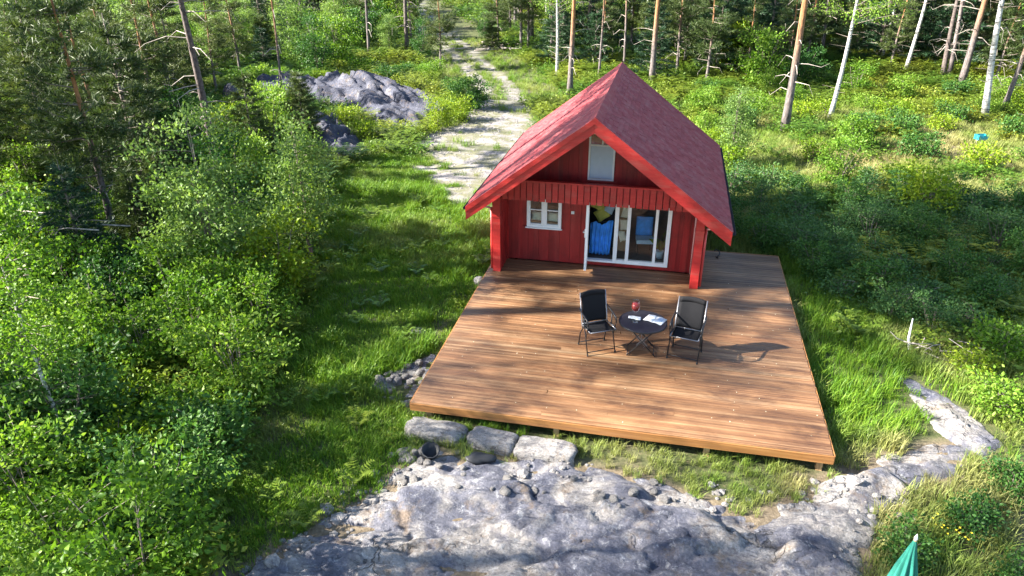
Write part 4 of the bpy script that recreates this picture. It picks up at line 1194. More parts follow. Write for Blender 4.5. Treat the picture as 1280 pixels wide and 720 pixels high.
PR['bushC'] = [shrub_proto('bush_c%d' % i, h, r, n, .11, 390 + i, 'leafC') for i, (h, r, n) in enumerate(((1.3, .9, 1900), (1.9, 1.0, 2700), (.8, .7, 1100)))]
PR['bushD'] = [shrub_proto('bush_d%d' % i, h, r, n, .10, 400 + i, 'leafD', open_=.25) for i, (h, r, n) in enumerate(((1.2, .95, 1700), (1.7, 1.1, 2400), (.8, .75, 1200)))]
PR['sapling'] = [shrub_proto('sapling%d' % i, h, r, n, .10, 410 + i, m, stems=st_, low=.22, stem_r=.035, clump=.23) for i, (h, r, n, m, st_) in enumerate(((4.9, 1.3, 8500, 'leafE', 5), (4.2, 1.0, 5600, 'leafE', 4), (3.4, 1.2, 4600, 'leafB', 4), (4.4, 1.1, 5200, 'leafD', 3)))]

P3 = lambda k, i: PR[k][i % len(PR[k])]
# --- the trees one can name
plant(P3('dark_pine', 0), 'pine_tree', 'tall dark pine rising left of the rock outcrop, in front of the thicket', 'pine tree', -16.98, 24.5, .95, .4)
plant(P3('thin', 0), 'pine_tree', 'thin bare pine standing before the craggy outcrop', 'pine tree', -19.4, 34.6, 1.0, 1.0)
plant(P3('dark_pine', 0), 'pine_tree', 'grey pine trunk behind the left end of the outcrop', 'pine tree', -27.0, 52.3, .9, 2.0)
plant(P3('thin', 1), 'pine_tree', 'thin dark trunk in the shade above the outcrop', 'pine tree', -21.6, 51.6, 1.4, 2.0)
plant(P3('dark_pine', 0), 'pine_tree', 'straight grey pine at the left side of the gravel track', 'pine tree', -19.1, 52.8, .95, 3.1)
plant(P3('pine', 1), 'pine_tree', 'orange barked pine with a white foot by the brushwood pile', 'pine tree', -11.2, 55.7, .8, 4.0)
plant(P3('birch', 0), 'birch_tree', 'slim pale trunk between the two orange pines behind the cabin', 'birch tree', -7.1, 46.6, .9, 0)
plant(P3('pine', 0), 'pine_tree', 'orange barked pine just left of the cabin roof ridge', 'pine tree', -5.6, 41.8, .85, 5.0)
plant(P3('thin', 0), 'pine_tree', 'thin dark pine behind the roof ridge, right of the orange pine', 'pine tree', -4.5, 47.0, 1.1, 1.2)
plant(P3('thin', 1), 'pine_tree', 'thin pine behind the roof ridge, nearest the ridge end', 'pine tree', -3.2, 50.5, 1.2, 5.2)
plant(P3('pine', 2), 'pine_tree', 'pine with orange top rising behind the right roof slope', 'pine tree', -1.2, 46.4, .85, 1.5)
plant(P3('pine', 0), 'pine_tree', 'big grey and orange pine at the meadow edge right of the cabin', 'pine tree', 5.32, 35.7, 1.0, 2.3)
plant(P3('birch', 0), 'birch_tree', 'white birch beside the big pine at the meadow edge', 'birch tree', 7.9, 39.2, 1.0, .3, None, (0, .06))
plant(P3('thin', 0), 'pine_tree', 'thin trunk behind the white birch', 'pine tree', 10.1, 56.5, 1.5, 3.3, None, (0, .03))
rgt = [(13.2, 59.0, 'birch', 1, 1.2, .05, 'slim grey birch, first right of the big white one'), (13.8, 55.6, 'birch', 0, .9, .07, 'slim birch, second right of the big white one'), (14.5, 55.8, 'thin', 1, 1.4, .06, 'thin bare trunk among the slim birches'),
       (14.6, 52.6, 'birch', 0, 1.1, .08, 'pale leaning birch in the middle of the slim birches'), (16.0, 49.8, 'dark_pine', 0, .9, .06, 'near black pine trunk left of the orange topped pine'), (16.5, 50.3, 'thin', 0, 1.8, .07, 'thin black trunk pressed against the near black pine'),
       (16.66, 48.5, 'pine', 0, 1.05, .05, 'leaning pine with grey foot and orange top, far right'), (15.3, 40.3, 'birch', 0, 1.35, .13, 'thick leaning white birch near the right picture edge'),
       (16.9, 42.6, 'pine', 1, .9, .08, 'orange tinged pine behind the thick leaning birch'), (15.9, 42.0, 'thin', 1, 1.4, .12, 'thin trunk standing close behind the thick leaning birch'), (14.9, 34.2, 'birch', 0, 1.0, .04, 'pale trunk cut off by the right picture edge')]
for x, y, k, i, s, ln, lb in rgt:
    plant(P3(k, i), 'birch_tree' if k == 'birch' else 'pine_tree', lb, 'birch tree' if k == 'birch' else 'pine tree', x, y, s, None, None, (0, ln))
plant(P3('birch', 2), 'birch_tree', 'thin white birch stem leaning in the thicket at lower left', 'birch tree', -9.8, 8.5, .85, 0, None, (0, -.04))
plant(P3('sapling', 0), 'young_tree', 'tall leafy young tree at the left edge of the lawn', 'young tree', -10.5, 14.6, 1.0, 1.0)
plant(P3('sapling', 1), 'young_tree', 'slender young tree with bare stems beside the lawn', 'young tree', -9.3, 17.1, .98, 2.2)
plant(P3('sapling', 2), 'young_tree', 'bushy young tree behind the tall leafy one in the thicket', 'young tree', -11.9, 17.4, 1.0, 4.2)
plant(P3('sapling', 1), 'young_tree', 'narrow green sapling behind the right roof edge', 'young tree', 2.6, 29.6, .72, 4.0)
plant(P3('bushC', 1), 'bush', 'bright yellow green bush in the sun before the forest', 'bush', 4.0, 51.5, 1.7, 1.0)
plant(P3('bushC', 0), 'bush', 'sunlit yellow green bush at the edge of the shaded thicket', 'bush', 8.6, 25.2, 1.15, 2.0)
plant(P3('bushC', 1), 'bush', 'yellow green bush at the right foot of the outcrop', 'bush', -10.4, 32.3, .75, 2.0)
plant(P3('bushC', 0), 'bush', 'small yellow green bush beside the gravel yard', 'bush', -9.9, 34.4, .8, .5)
plant(P3('bushB', 1), 'bush', 'dark round bush where the track meets the outcrop', 'bush', -9.9, 36.9, .8, .5)

# --- placing the rest
placed = [(-10.5, 14.6, 1.5), (-11.9, 17.4, 1.5), (-9.3, 17.1, 1.5), (-16.98, 24.5, 1.2), (3.33, 7.36, .8)]
def free(x, y, d):
    for a, b, c in placed:
        if (a - x) ** 2 + (b - y) ** 2 < (min(c, d)) ** 2: return False
    return True
def scatter_things(n, dom, kinds, dmin, rule, seed, tries=30):
    rg = random.Random(seed); got = 0
    for _ in range(n * tries):
        if got >= n: break
        x = rg.uniform(dom[0], dom[1]); y = rg.uniform(dom[2], dom[3])
        if not rule(x, y) or not free(x, y, dmin): continue
        k, i, name, label, cat, group, s0, s1 = rg.choice(kinds)
        placed.append((x, y, dmin)); got += 1
        o = plant(P3(k, rg.randrange(9) if i is None else i), name, label, cat, x, y, rg.uniform(s0, s1), rg.uniform(0, 6.28), group)
        o['short'] = ' '.join(label.split(' in the ')[0].split(' at the ')[0].split(' right of ')[0].split(' below ')[0].split(' beyond ')[0].split(' deep in ')[0].split(' between ')[0].split(' among ')[0].split(' growing ')[0].split(',')[0].split()[:5])
    return got
def F1(f, x, y): return float(f(np.array([x]), np.array([y]))[0])
def inframe(x, y, m=1.5): return x > -1.16 * y - m - .6 and x < .40 * y + m + .6
def nopath(x, y, e=1.0):
    d, w, s = linedist(np.array([x]), np.array([y]), PATH)
    return d[0] > w[0] + e and F1(lambda a, b: polydist(a, b, YARD), x, y) < -.3
def lawnd(x, y): return F1(lambda a, b: polydist(a, b, LAWN), x, y)
def rockd(x, y): return F1(m_rock, x, y)
leftish = lambda x, y: lawnd(x, y) < -.5 and rockd(x, y) < -.3 and nopath(x, y, .6) and inframe(x, y, 1.5)

TH = 'bushes of the thicket left of the lawn'
kb = lambda k, i, lb, s0, s1, g: (k, i, 'bush', lb, 'bush', g, s0, s1)
# thicket, near part: knee to head high
near_k = [kb('bushA', None, 'bright green bush in the thicket left of the lawn', .7, 1.0, TH), kb('bushA', 1, 'bright green bush in the thicket left of the lawn', .6, .85, TH),
          kb('bushC', None, 'yellow green bush in the thicket left of the lawn', .7, 1.05, TH), kb('bushB', None, 'deep green bush in the thicket left of the lawn', .7, 1.0, TH), kb('bushD', None, 'blue green bush in the thicket left of the lawn', .8, 1.1, TH)]
scatter_things(72, (-17, -4.9, 4.2, 15.5), near_k, 1.0, leftish, 21)
mid_k = near_k + [kb('bushA', 1, 'bright green bush in the thicket left of the lawn', .9, 1.15, TH), ('ypine', None, 'young_pine', 'young pine among the thicket left of the lawn', 'young pine', 'young pines in the thicket', .6, .85)]
scatter_things(22, (-34, -15, 17, 38), [('pine_leafy', None, 'pine_tree', 'low branched pine beyond the thicket at upper left', 'pine tree', 'low branched pines at upper left', .6, .95), ('ypine', 2, 'young_pine', 'young pine among the thicket left of the lawn', 'young pine', 'young pines in the thicket', .9, 1.2)], 2.3, lambda x, y: leftish(x, y) and x < -.80 * y - .5 or (y > 29 and x < -23 and inframe(x, y, 1)), 36)
scatter_things(90, (-34, -8.5, 15.5, 31), mid_k, 1.25, lambda x, y: leftish(x, y) and not (-15.5 < x < -9.5 and y > 24), 22)
# taller growth deeper in, kept clear of the tall pine and the outcrop
def deep(x, y): return leftish(x, y) and x < -1.0 * y * .62 - 4.5 and not (x > -20 and 20 < y < 26)
tall_k = [('ypine', None, 'young_pine', 'young pine among the thicket left of the lawn', 'young pine', 'young pines in the thicket', .8, 1.1), ('spruce', None, 'young_spruce', 'dark young spruce deep in the thicket', 'young spruce', 'young spruces in the thicket', .65, .95),
          ('sapling', 2, 'young_tree', 'deep green young tree deep in the thicket', 'young tree', 'young trees deep in the thicket', .6, .85), ('sapling', 0, 'young_tree', 'bright young tree deep in the thicket', 'young tree', 'young trees deep in the thicket', .5, .75)]
scatter_things(34, (-28, -8, 8, 28), tall_k, 2.0, deep, 23)
far_left = lambda x, y: leftish(x, y) and not (x > -24 and y < 44)
scatter_things(60, (-75, -12, 28, 62), tall_k + [kb('bushA', 1, 'bright bush below the pines beyond the thicket', .9, 1.3, 'bushes below the pines at upper left'), ('pine_leafy', None, 'pine_tree', 'low branched pine beyond the thicket at upper left', 'pine tree', 'low branched pines at upper left', .6, .9)], 2.6, far_left, 24)
scatter_things(26, (-46, -19, 33, 58), [('sapling', None, 'young_tree', 'leafy young tree below the pines beyond the outcrop', 'young tree', 'young trees at upper left', .8, 1.2), kb('bushA', 1, 'bright bush below the pines beyond the thicket', 1.0, 1.5, 'bushes below the pines at upper left')], 2.0, lambda x, y: rockd(x, y) < -1.2 and nopath(x, y, 1) and inframe(x, y, 1) and x / y < -.42, 38)
# right of the deck: shaded bushes
RB = 'shaded bushes right of the deck'
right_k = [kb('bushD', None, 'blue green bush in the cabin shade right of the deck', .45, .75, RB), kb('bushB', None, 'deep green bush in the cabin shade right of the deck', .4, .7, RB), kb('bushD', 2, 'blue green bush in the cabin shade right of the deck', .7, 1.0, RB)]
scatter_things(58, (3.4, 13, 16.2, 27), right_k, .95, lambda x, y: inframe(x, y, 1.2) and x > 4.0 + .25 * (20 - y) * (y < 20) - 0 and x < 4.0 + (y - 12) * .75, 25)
scatter_things(14, (1.6, 5, 20.5, 27), right_k, 1.0, lambda x, y: not m_built(x, y, .7), 26)
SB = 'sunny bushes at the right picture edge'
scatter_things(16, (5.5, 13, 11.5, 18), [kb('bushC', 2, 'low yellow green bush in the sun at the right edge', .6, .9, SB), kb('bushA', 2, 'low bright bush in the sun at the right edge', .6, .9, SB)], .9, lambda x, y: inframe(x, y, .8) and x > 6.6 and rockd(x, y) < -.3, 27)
scatter_things(8, (3.6, 6.5, 7, 11), [kb('bushB', 2, 'low dark bush at the lower right corner', .45, .6, 'low bushes at the lower right corner')], .9, lambda x, y: rockd(x, y) < -.45 and math.hypot(x - 3.33, y - 7.36) > .8, 28)
MB_ = 'bushes scattered over the meadow'
scatter_things(34, (1.5, 22, 27, 45), [kb('bushA', None, 'bright bush growing in the meadow grass', .6, 1.0, MB_), kb('bushC', 2, 'low yellow green bush in the meadow grass', .7, 1.1, MB_), kb('bushB', 2, 'dark low bush in the meadow grass', .7, 1.1, MB_)], 1.8, lambda x, y: inframe(x, y, 1) and (y > 36 or x > 5 or x < 3.4) and not (4.2 < x < 6.6 and 32 < y < 36) and not (11.8 < x < 15 and 31 < y < 36), 29)
# bushes round the outcrop and the track
scatter_things(22, (-24, -9, 26.5, 47), [kb('bushA', 2, 'low bright bush between the rocks', .6, 1.0, 'low bushes among the rocks'), kb('bushB', 2, 'low dark bush between the rocks', .6, .9, 'low bushes among the rocks'), kb('bushC', 2, 'low yellow bush between the rocks', .6, .9, 'low bushes among the rocks')], 1.3, lambda x, y: nopath(x, y, .6) and rockd(x, y) < -.25 and lawnd(x, y) < -.6, 30)
# the forest behind: trunks, dark spruces, undergrowth
FO = 'trees of the forest behind the cabin'
forest = lambda x, y: not ((-.41 if y > 54 else -.35) < x / y < -.235 and y < 98) and inframe(x, y, 3) and nopath(x, y, 1.2) and (y > 46 if x > -3 else y > 50 - .25 * (x + 3)) and not (9 < x < 18 and y < 53)
scatter_things(66, (-80, 46, 44, 112), [('pine', None, 'pine_tree', 'bare trunked pine in the forest behind', 'pine tree', 'tall pines of the forest behind', .75, 1.05), ('birch', 0, 'birch_tree', 'birch among the forest pines behind', 'birch tree', 'birches of the forest behind', .8, 1.1)], 3.4, forest, 31)
scatter_things(85, (-45, 32, 46, 72), [('spruce', None, 'young_spruce', 'dark spruce in the forest behind', 'spruce', 'spruces of the forest behind', 1.0, 1.7), ('pine_leafy', None, 'pine_tree', 'low branched pine in the forest behind', 'pine tree', 'low branched pines of the forest behind', .6, .95)], 2.1, forest, 35)
scatter_things(60, (-2, 34, 50, 78), [('spruce', None, 'young_spruce', 'dark spruce in the forest behind', 'spruce', 'spruces of the forest behind', 1.1, 1.8), ('pine_leafy', None, 'pine_tree', 'low branched pine in the forest behind', 'pine tree', 'low branched pines of the forest behind', .7, 1.0)], 1.9, forest, 37)
scatter_things(110, (-80, 46, 60, 112), [('spruce', None, 'young_spruce', 'dark spruce in the forest behind', 'spruce', 'spruces of the forest behind', .8, 1.5), ('ypine', None, 'young_pine', 'young olive green pine in the forest behind', 'young pine', 'young pines of the forest behind', .8, 1.4), ('pine_leafy', None, 'pine_tree', 'low branched pine in the forest behind', 'pine tree', 'low branched pines of the forest behind', .6, .9)], 2.3, forest, 32)
scatter_things(80, (-60, 40, 44, 90), [kb('bushA', 1, 'bright green bush at the forest edge', .9, 1.6, 'bushes along the forest edge'), kb('bushB', 1, 'deep green bush at the forest edge', .9, 1.6, 'bushes along the forest edge'), kb('bushC', 1, 'yellow green bush at the forest edge', .8, 1.4, 'bushes along the forest edge')], 1.9, forest, 33)
# bright bushes at the head of the track, right side
scatter_things(16, (-30, -14, 60, 88), [kb('bushC', 1, 'sunlit bush at the head of the track', 1.2, 1.9, 'sunlit bushes at the head of the track'), kb('bushA', 1, 'sunlit green bush at the head of the track', 1.2, 1.9, 'sunlit bushes at the head of the track')], 2.0, lambda x, y: nopath(x, y, .8) and linedist(np.array([x]), np.array([y]), PATH)[2][0] > 0, 34)
# trees standing outside the picture on the left and behind, whose crowns dapple the deck
OFF = [(-4.4, 12.0, 'birch'), (-2.0, 17.7, 'birch'), (-3.4, 20.8, 'birch'), (3.2, 9.2, 'birch'), (2.0, 7.8, 'birch'), (-14, 6.5, 'pine'),
       (10.2, 18.4, 'pine'), (11.4, 20.4, 'pine'), (12.6, 22.2, 'pine'), (11, 24.2, 'pine')]
for i, (tx_, ty_, k) in enumerate(OFF):
    d = max(16.0, (tx_ + 1.12 * ty_ + 4.5 + .7 * (i % 3)) / (-math.sin(SUN_AZ) - 1.12 * math.cos(SUN_AZ)))   # just beyond the left edge of the view
    zc = d * math.tan(SUN_EL)
    sc_ = (zc + .4) / (10.9 if k == 'pine' else 7.8)
    x, y = tx_ + math.sin(SUN_AZ) * d, ty_ + math.cos(SUN_AZ) * d
    plant(P3(k, i), 'birch_tree' if k == 'birch' else 'pine_tree', 'tall tree outside the left picture edge', 'tree', x, y, sc_, None, 'tall trees outside the left picture edge')

# labels that tell the many bushes and trees apart: by the landmark each stands nearest to
LM = [(-9.8, 8.5, 'the thin white birch stem'), (-10.5, 14.6, 'the tall young tree'), (-9.45, 17.0, 'the slender young tree'), (-11.9, 17.4, 'the bushy young tree'), (-16.98, 24.5, 'the tall dark pine'), (-19.4, 34.6, 'the thin bare pine'),
      (-20, 26.6, 'the small rock hump'), (-14.5, 30.5, 'the low dark outcrop'), (-16, 37.5, 'the long craggy outcrop'), (-27, 52.3, 'the grey pine behind the outcrop'), (-19.1, 52.8, 'the straight pine beside the track'), (-12.2, 56.5, 'the brushwood pile'),
      (-5.6, 41.8, 'the orange pine by the ridge'), (-1.2, 46.4, 'the pine behind the right roof slope'), (5.3, 35.7, 'the big meadow pine'), (7.9, 39.2, 'the white meadow birch'), (13.4, 35.1, 'the turquoise crate'), (15.3, 40.3, 'the thick leaning birch'), (16.7, 48.5, 'the leaning orange topped pine'),
      (3.27, 19.5, 'the back corner of the deck'), (3.27, 10.8, 'the front right corner of the deck'), (5.7, 15.6, 'the peeled stick'), (6, 13, 'the grey rock strip'), (3.33, 7.4, 'the teal parasol'), (8.6, 25.2, 'the sunlit yellow green bush'), (1.5, 23.5, 'the back right corner of the cabin'),
      (-6.3, 7.6, 'the lower end of the lawn'), (-7.6, 11.4, 'the middle of the lawn edge'), (-11.8, 25, 'the upper end of the lawn'), (-8.5, 5.8, 'the lower left picture corner'), (-33, 90, 'the far end of the track'), (-22, 68, 'the middle of the far track'), (2.6, 29.6, 'the narrow sapling behind the roof'), (4, 51.5, 'the bright yellow green forest bush')]
ORD = ['nearest', 'second nearest', 'third nearest', 'fourth nearest', 'fifth nearest', 'sixth nearest', 'seventh nearest', 'eighth nearest', 'ninth nearest', 'tenth nearest', 'eleventh nearest', 'twelfth nearest']
buckets = {}
for o in [o for o in COL.objects if o.get('short')]:
    q = min(range(len(LM)), key=lambda i: (LM[i][0] - o.location.x) ** 2 + (LM[i][1] - o.location.y) ** 2)
    buckets.setdefault((o['short'], q), []).append(((LM[q][0] - o.location.x) ** 2 + (LM[q][1] - o.location.y) ** 2, o.name))
for (sh, q), L in buckets.items():
    for k, (d, nm) in enumerate(sorted(L)):
        o = bpy.data.objects[nm]
        o['label'] = '%s %s to %s' % (sh, ORD[k], LM[q][2]) if k < len(ORD) else '%s further off from %s' % (sh, LM[q][2])
for o in COL.objects:
    if 'short' in o: del o['short']

# loose stones need the slab surface below them
bpy.context.view_layer.update()
slab = bpy.data.objects['bedrock_slab']
SV = np.empty(len(slab.data.vertices) * 3, np.float32); slab.data.vertices.foreach_get('co', SV)
SV = SV.reshape(-1, 3) + np.array(slab.location)
def surf(x, y):
    d = (SV[:, 0] - x) ** 2 + (SV[:, 1] - y) ** 2; i = d.argmin()
    return max(float(H(x, y)), float(SV[i, 2])) if d[i] < .01 else float(H(x, y))
SV3 = bpy.data.objects['rock_ledge']; b3 = np.empty(len(SV3.data.vertices) * 3, np.float32); SV3.data.vertices.foreach_get('co', b3)
SV = np.concatenate([SV, b3.reshape(-1, 3) + np.array(SV3.location)])
stones = []
for k, (x, y, r, lb, g) in enumerate(spots):
    o = link('loose_stone', sm[k % 5], None, (x, y, surf(x, y) + r * .25))
    o.scale = (r, r, r); o.rotation_euler = (RNG.uniform(-.3, .3), RNG.uniform(-.3, .3), RNG.uniform(0, 6.28))
    tag(o, lb, 'stone', g); stones.append((o, lb))
SLM = [(-3.54, 9.72, 'the black pot'), (-2.66, 9.8, 'the black piece'), (-3.66, 10.46, 'the leftmost stone block'), (-2.62, 10.4, 'the middle stone block'), (-1.62, 10.36, 'the rightmost stone block'), (-4.3, 10.9, 'the front left deck corner'),
       (-.5, 9.3, 'the middle of the slab'), (1.2, 9.6, 'the grassy notch in the slab'), (-4.3, 12.5, 'the left deck edge'), (-5.2, 11.8, 'the lawn beside the rubble')]
bk_ = {}
for o, lb in stones:
    q = min(range(len(SLM)), key=lambda i: (SLM[i][0] - o.location.x) ** 2 + (SLM[i][1] - o.location.y) ** 2)
    bk_.setdefault((lb.split()[0] if 'pebble' in lb else ' '.join(lb.split()[:3 if 'loose' in lb else 2]), q), []).append(((SLM[q][0] - o.location.x) ** 2 + (SLM[q][1] - o.location.y) ** 2, o.name))
for (sh, q), L in bk_.items():
    what = {'pebble': 'pebble of the small heap', 'grey stone': 'grey rubble stone by the deck'}.get(sh, 'loose grey stone on the slab')
    for k, (d, nm) in enumerate(sorted(L)):
        bpy.data.objects[nm]['label'] = '%s, %s to %s' % (what, ORD[k], SLM[q][2]) if k < len(ORD) else '%s, further off from %s' % (what, SLM[q][2])
for nm in ('plant_pot', 'dark_piece'):
    o = bpy.data.objects[nm]; o.location.z = surf(o.location.x, o.location.y) + (.15 if nm == 'plant_pot' else .05)

# ------------------------------------------------------------------ grass and undergrowth (uncountable)
def tuft(name, n, h, spread, wd, seed, mat, bend=.45):
    rg = np.random.default_rng(seed)
    a = rg.uniform(0, 6.28, n); r = spread * np.sqrt(rg.random(n))
    P = np.stack([r * np.cos(a), r * np.sin(a), np.full(n, -.02)], 1)
    b = rg.uniform(0, 6.28, n); k = rg.uniform(.1, 1.0, n) * bend
    d = np.stack([np.cos(b), np.sin(b), np.zeros(n)], 1)
    s = np.stack([-np.sin(b), np.cos(b), np.zeros(n)], 1) * (wd * rg.uniform(.6, 1.2, n))[:, None] / 2
    L = (h * rg.uniform(.5, 1.1, n))[:, None]; k = k[:, None]
    up = np.array([[0, 0, 1.]])
    m1 = P + up * L * .55 + d * L * k * .25; tip = P + up * L * (1 - .25 * k) + d * L * k
    V = np.stack([P - s, P + s, m1 + s * .8, m1 - s * .8, tip], 1).reshape(-1, 3)
    i = np.arange(n)[:, None] * 5
    F = np.concatenate([i + [[0, 1, 2]], i + [[0, 2, 3]], i + [[3, 2, 4]]], 0)
    return bpy.data.objects.new(name, fast_mesh(name, V, F, MAT[mat]))
def herb(name, n, h, spread, ll, seed, mat='herb'):
    rg = np.random.default_rng(seed)
    a = rg.uniform(0, 6.28, n); r = spread * np.sqrt(rg.random(n))
    P = np.stack([r * np.cos(a), r * np.sin(a), h * rg.uniform(.15, 1, n) ** .8 * (1 - .5 * (r / spread) ** 2)], 1)
    D = rand_dir(n, rg) * .6 + np.stack([np.cos(a), np.sin(a), np.full(n, .15)], 1)
    L = ll * rg.uniform(.6, 1.2, n)
    V, F = leaves_geo(P, D, L, L * .6, rg)
    return bpy.data.objects.new(name, fast_mesh(name, V, F, MAT[mat]))
def fern(name, seed, mat='herb'):
    rg = np.random.default_rng(seed); Vs, Fs, n = [], [], 0
    for k in range(8):
        a = k * .785 + rg.normal(0, .15); L = rg.uniform(.35, .55); d = np.array([math.cos(a), math.sin(a), 0]); s = np.array([-d[1], d[0], 0])
        for j in range(9):
            t = (j + 1) / 10; q = d * L * t * .9 + np.array([0, 0, L * .75 * math.sin(t * 2.0)])
            w = .13 * math.sin(math.pi * (t * .85 + .12)) + .01
            for sg in (-1, 1):
                e = q + s * sg * w + d * .03; Vs += [q - d * .02, q + d * .025, e]; Fs.append((n, n + 1, n + 2)); n += 3
    return bpy.data.objects.new(name, fast_mesh(name, np.array(Vs), np.array(Fs), MAT[mat]))

def scatter_stuff(name, protos, X, Y, S, idx, tint, Zoff=0.0, zfun=H):
    me = bpy.data.meshes.new(name)
    n = len(X)
    V = np.stack([X, Y, zfun(X, Y) + Zoff], 1).astype(np.float32)
    me.vertices.add(n); me.vertices.foreach_set('co', V.ravel())
    for nm, tp, arr in (('scl', 'FLOAT', S), ('yaw', 'FLOAT', RNG.uniform(0, 6.283, n)), ('tint', 'FLOAT', tint), ('pick', 'INT', idx)):
        a = me.attributes.new(nm, tp, 'POINT'); a.data.foreach_set('value', np.asarray(arr, np.int32 if tp == 'INT' else np.float32))
    o = link(name, me)
    ng = bpy.data.node_groups.new(name, 'GeometryNodeTree')
    ng.interface.new_socket('Geometry', in_out='INPUT', socket_type='NodeSocketGeometry')
    ng.interface.new_socket('Geometry', in_out='OUTPUT', socket_type='NodeSocketGeometry')
    gi = ng.nodes.new('NodeGroupInput'); go = ng.nodes.new('NodeGroupOutput')
    ip = ng.nodes.new('GeometryNodeInstanceOnPoints'); gt = ng.nodes.new('GeometryNodeGeometryToInstance')
    for p in reversed(protos):
        oi = ng.nodes.new('GeometryNodeObjectInfo'); oi.inputs['Object'].default_value = p
        ng.links.new(oi.outputs['Geometry'], gt.inputs[0])
    def attr(nm, tp):
        a = ng.nodes.new('GeometryNodeInputNamedAttribute'); a.data_type = tp; a.inputs['Name'].default_value = nm
        return a.outputs[0]
    cx_ = ng.nodes.new('ShaderNodeCombineXYZ'); ng.links.new(attr('yaw', 'FLOAT'), cx_.inputs['Z'])
    er = ng.nodes.new('FunctionNodeEulerToRotation'); ng.links.new(cx_.outputs[0], er.inputs[0])
    sc = ng.nodes.new('ShaderNodeCombineXYZ')
    sa = attr('scl', 'FLOAT')
    for k in 'XYZ': ng.links.new(sa, sc.inputs[k])
    ng.links.new(gi.outputs[0], ip.inputs['Points']); ng.links.new(gt.outputs[0], ip.inputs['Instance'])
    ip.inputs['Pick Instance'].default_value = True
    ng.links.new(attr('pick', 'INT'), ip.inputs['Instance Index'])
    ng.links.new(er.outputs[0], ip.inputs['Rotation']); ng.links.new(sc.outputs[0], ip.inputs['Scale'])
    ng.links.new(ip.outputs[0], go.inputs[0])
    o.modifiers.new('scatter', 'NODES').node_group = ng
    return o

def sample(x0, x1, y0, y1, dens, cond):
    n = int((x1 - x0) * (y1 - y0) * dens)
    X = RNG.uniform(x0, x1, n); Y = RNG.uniform(y0, y1, n)
    k = cond(X, Y)
    return X[k], Y[k]
infr = lambda X, Y: (X > -1.22 * Y - 2.6) & (X < .40 * Y + 1.8)
clear = lambda X, Y: ~m_built(X, Y, -.12) & infr(X, Y)

short = [tuft('short_tuft%d' % i, 26, .15, .13, .011, 500 + i, 'grass', .7) for i in range(4)]
long_ = [tuft('long_tuft%d' % i, 30, .34, .14, .013, 510 + i, 'grass', .9) for i in range(4)]
herbs = [herb('herb%d' % i, 46, .30 + .06 * i, .24, .085, 520 + i) for i in range(3)] + [fern('fern%d' % i, 530 + i) for i in range(2)]

# lawn and trodden edges
X, Y = sample(-13, -3.6, 6, 28.5, 75, lambda X, Y: clear(X, Y) & (m_lawn(X, Y) > -.5) & (m_rock(X, Y) < RNG.uniform(-.1, .12, X.shape)) & (m_path(X, Y) < RNG.uniform(.15, .9, X.shape)))
scatter_stuff('lawn_grass', short, X, Y, RNG.uniform(.7, 1.35, len(X)) * (1 + .35 * fbm(X, Y, 81)), RNG.integers(0, 4, len(X)), np.clip(m_dry(X, Y) * .8 - .25, 0, 1))['kind'] = 'stuff'
# long grass: strip before the deck, right side, meadow
def longm(X, Y):
    bare = np.exp(-(((X - 5.25) / .55) ** 2 + ((Y - 11.9) / .7) ** 2)) + np.exp(-(((X - 4.3) / .5) ** 2 + ((Y - 9.8) / .5) ** 2)) * .7
    a = (Y < 46) & (X > 3.2) & (bare < RNG.uniform(.1, .8, X.shape)) | ((Y > 9.3) & (Y < 10.95) & (X > -4.5)) | ((Y > 19) & (Y < 46) & (X > 1.2)) | (polydist(X, Y, LAWN) > -1.2) & (fbm(X * .8, Y * .8, 83) > .05)
    return a & clear(X, Y) & (m_rock(X, Y) < RNG.uniform(-.15, .15, X.shape)) & (m_path(X, Y) < .4)
X, Y = sample(-12, 24, 5.5, 24, 42, longm)
X2, Y2 = sample(0, 24, 24, 46, 22, longm)
X = np.r_[X, X2]; Y = np.r_[Y, Y2]
thin_ = np.where((Y < 10.95) & (X < 3), .62, 1.0)
scatter_stuff('long_grass', long_, X, Y, RNG.uniform(.55, 1.25, len(X)) * thin_ * (1 + .4 * fbm(X / 1.3, Y / 1.3, 85)), RNG.integers(0, 4, len(X)), np.clip(m_dry(X, Y) * 1.15 - .08 - .4 * (X < -4), 0, 1))['kind'] = 'stuff'
# undergrowth of the thicket and the forest floor
def under(X, Y):
    dpa, wpa, _s = linedist(X, Y, PATH)
    return clear(X, Y) & ((dpa > wpa + 2.2) | (Y < 40)) & (polydist(X, Y, LAWN) < -.25) & (m_rock(X, Y) < -.02) & (m_path(X, Y) < .2) & ((X < -4) | (Y > 24) | (X > 3.6))
X, Y = sample(-30, 13, 4.5, 26, 16, lambda X, Y: under(X, Y) & ((X < 0) | ((fbm(X / 1.6, Y / 1.6, 91) > .0) & (X > 4.3 + .18 * np.clip(16 - Y, 0, 9) + 1.9 * ((Y > 10.5) & (Y < 15.5))))))
X2, Y2 = sample(-48, 30, 26, 62, 7, lambda X, Y: under(X, Y) & ((X < 0) | (Y > 42) | (fbm(X / 2, Y / 2, 92) > .1)))
X3, Y3 = sample(-85, 50, 62, 112, 2.2, under)
X = np.r_[X, X2, X3]; Y = np.r_[Y, Y2, Y3]
X4, Y4 = sample(-12, -3.8, 6.5, 28, 2.4, lambda X, Y: clear(X, Y) & (m_lawn(X, Y) > -.2) & (m_rock(X, Y) < -.05) & (m_path(X, Y) < .5))
far_s = np.r_[1 + .8 * sst(30, 70, Y), np.full(len(X4), .55)]
X = np.r_[X, X4]; Y = np.r_[Y, Y4]
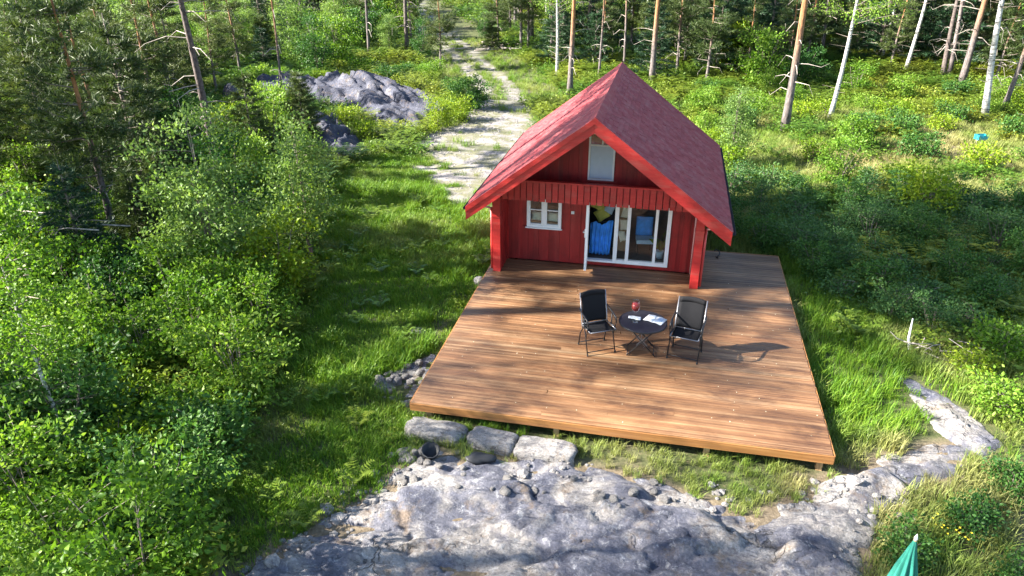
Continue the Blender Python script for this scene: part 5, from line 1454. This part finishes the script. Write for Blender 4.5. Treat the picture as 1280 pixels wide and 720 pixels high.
scatter_stuff('undergrowth', herbs, X, Y, RNG.uniform(.7, 1.5, len(X)) * far_s, RNG.choice(5, len(X), p=[.27, .25, .24, .12, .12]), np.clip(.25 + .8 * fbm(X / 3, Y / 3, 93), 0, .85))['kind'] = 'stuff'
# grass on the forest floor and round the rocks
X, Y = sample(-40, 2, 24, 62, 9, lambda X, Y: clear(X, Y) & (m_rock(X, Y) < .05) & (m_path(X, Y) < RNG.uniform(.2, .75, X.shape)) & (polydist(X, Y, LAWN) < 0))
scatter_stuff('forest_grass', long_, X, Y, RNG.uniform(.5, 1.1, len(X)), RNG.integers(0, 4, len(X)), np.clip(m_dry(X, Y) * .8, 0, 1))['kind'] = 'stuff'
peb = [bpy.data.objects.new('pebble%d' % i, stone_mesh('pebble%d' % i, .035, .028, .02, 700 + i, .5, 'rock2', 1, .3)) for i in range(4)]
X, Y = sample(-14, -3.5, 21, 46, 60, lambda X, Y: clear(X, Y) & (m_path(X, Y) > .45))
X2, Y2 = sample(-5.5, 4.5, 6, 10.6, 40, lambda X, Y: clear(X, Y) & (np.abs(m_slab(X, Y)) < .5) & (fbm(X * 1.2, Y * 1.2, 96) > .0))
X = np.r_[X, X2]; Y = np.r_[Y, Y2]
X2z = lambda x, y: np.array([surf(a, b) if c < 11 else float(H(a, b)) for a, b, c in zip(x, y, y)])
scatter_stuff('gravel', peb, X, Y, RNG.gamma(2.0, .55, len(X)) * np.where(Y > 15, .45, .9), RNG.integers(0, 4, len(X)), np.zeros(len(X)), .004, X2z)['kind'] = 'stuff'
# small pale specks strewn over the boards, and yellow flowers in the grass
mb = MB()
for k in range(150):
    x, y = RNG.uniform(DX0 + .1, DX1 - .1), RNG.uniform(DY0 + .1, 17.5); a = RNG.uniform(0, 6.28); r = RNG.uniform(.006, .014)
    mb.add([(x + r * math.cos(a + j * 1.57) * (1 if j % 2 else .6), y + r * math.sin(a + j * 1.57) * (1 if j % 2 else .6), .006 + .006 * (j % 2)) for j in range(4)], [(0, 1, 2, 3)])
mb.build('pale_specks', MAT['cream'])['kind'] = 'stuff'
mb = MB()
for k in range(14):
    x, y = RNG.normal(4.72, .22), RNG.normal(9.5, .16); z = float(H(x, y)) + RNG.uniform(.22, .36)
    for j in range(5):
        a = j * 1.257; mb.add([(x, y, z), (x + .018 * math.cos(a), y + .018 * math.sin(a), z + .012), (x + .018 * math.cos(a + .9), y + .018 * math.sin(a + .9), z + .012)], [(0, 1, 2)])
mb.build('yellow_flowers', MAT['flower'])['kind'] = 'stuff'
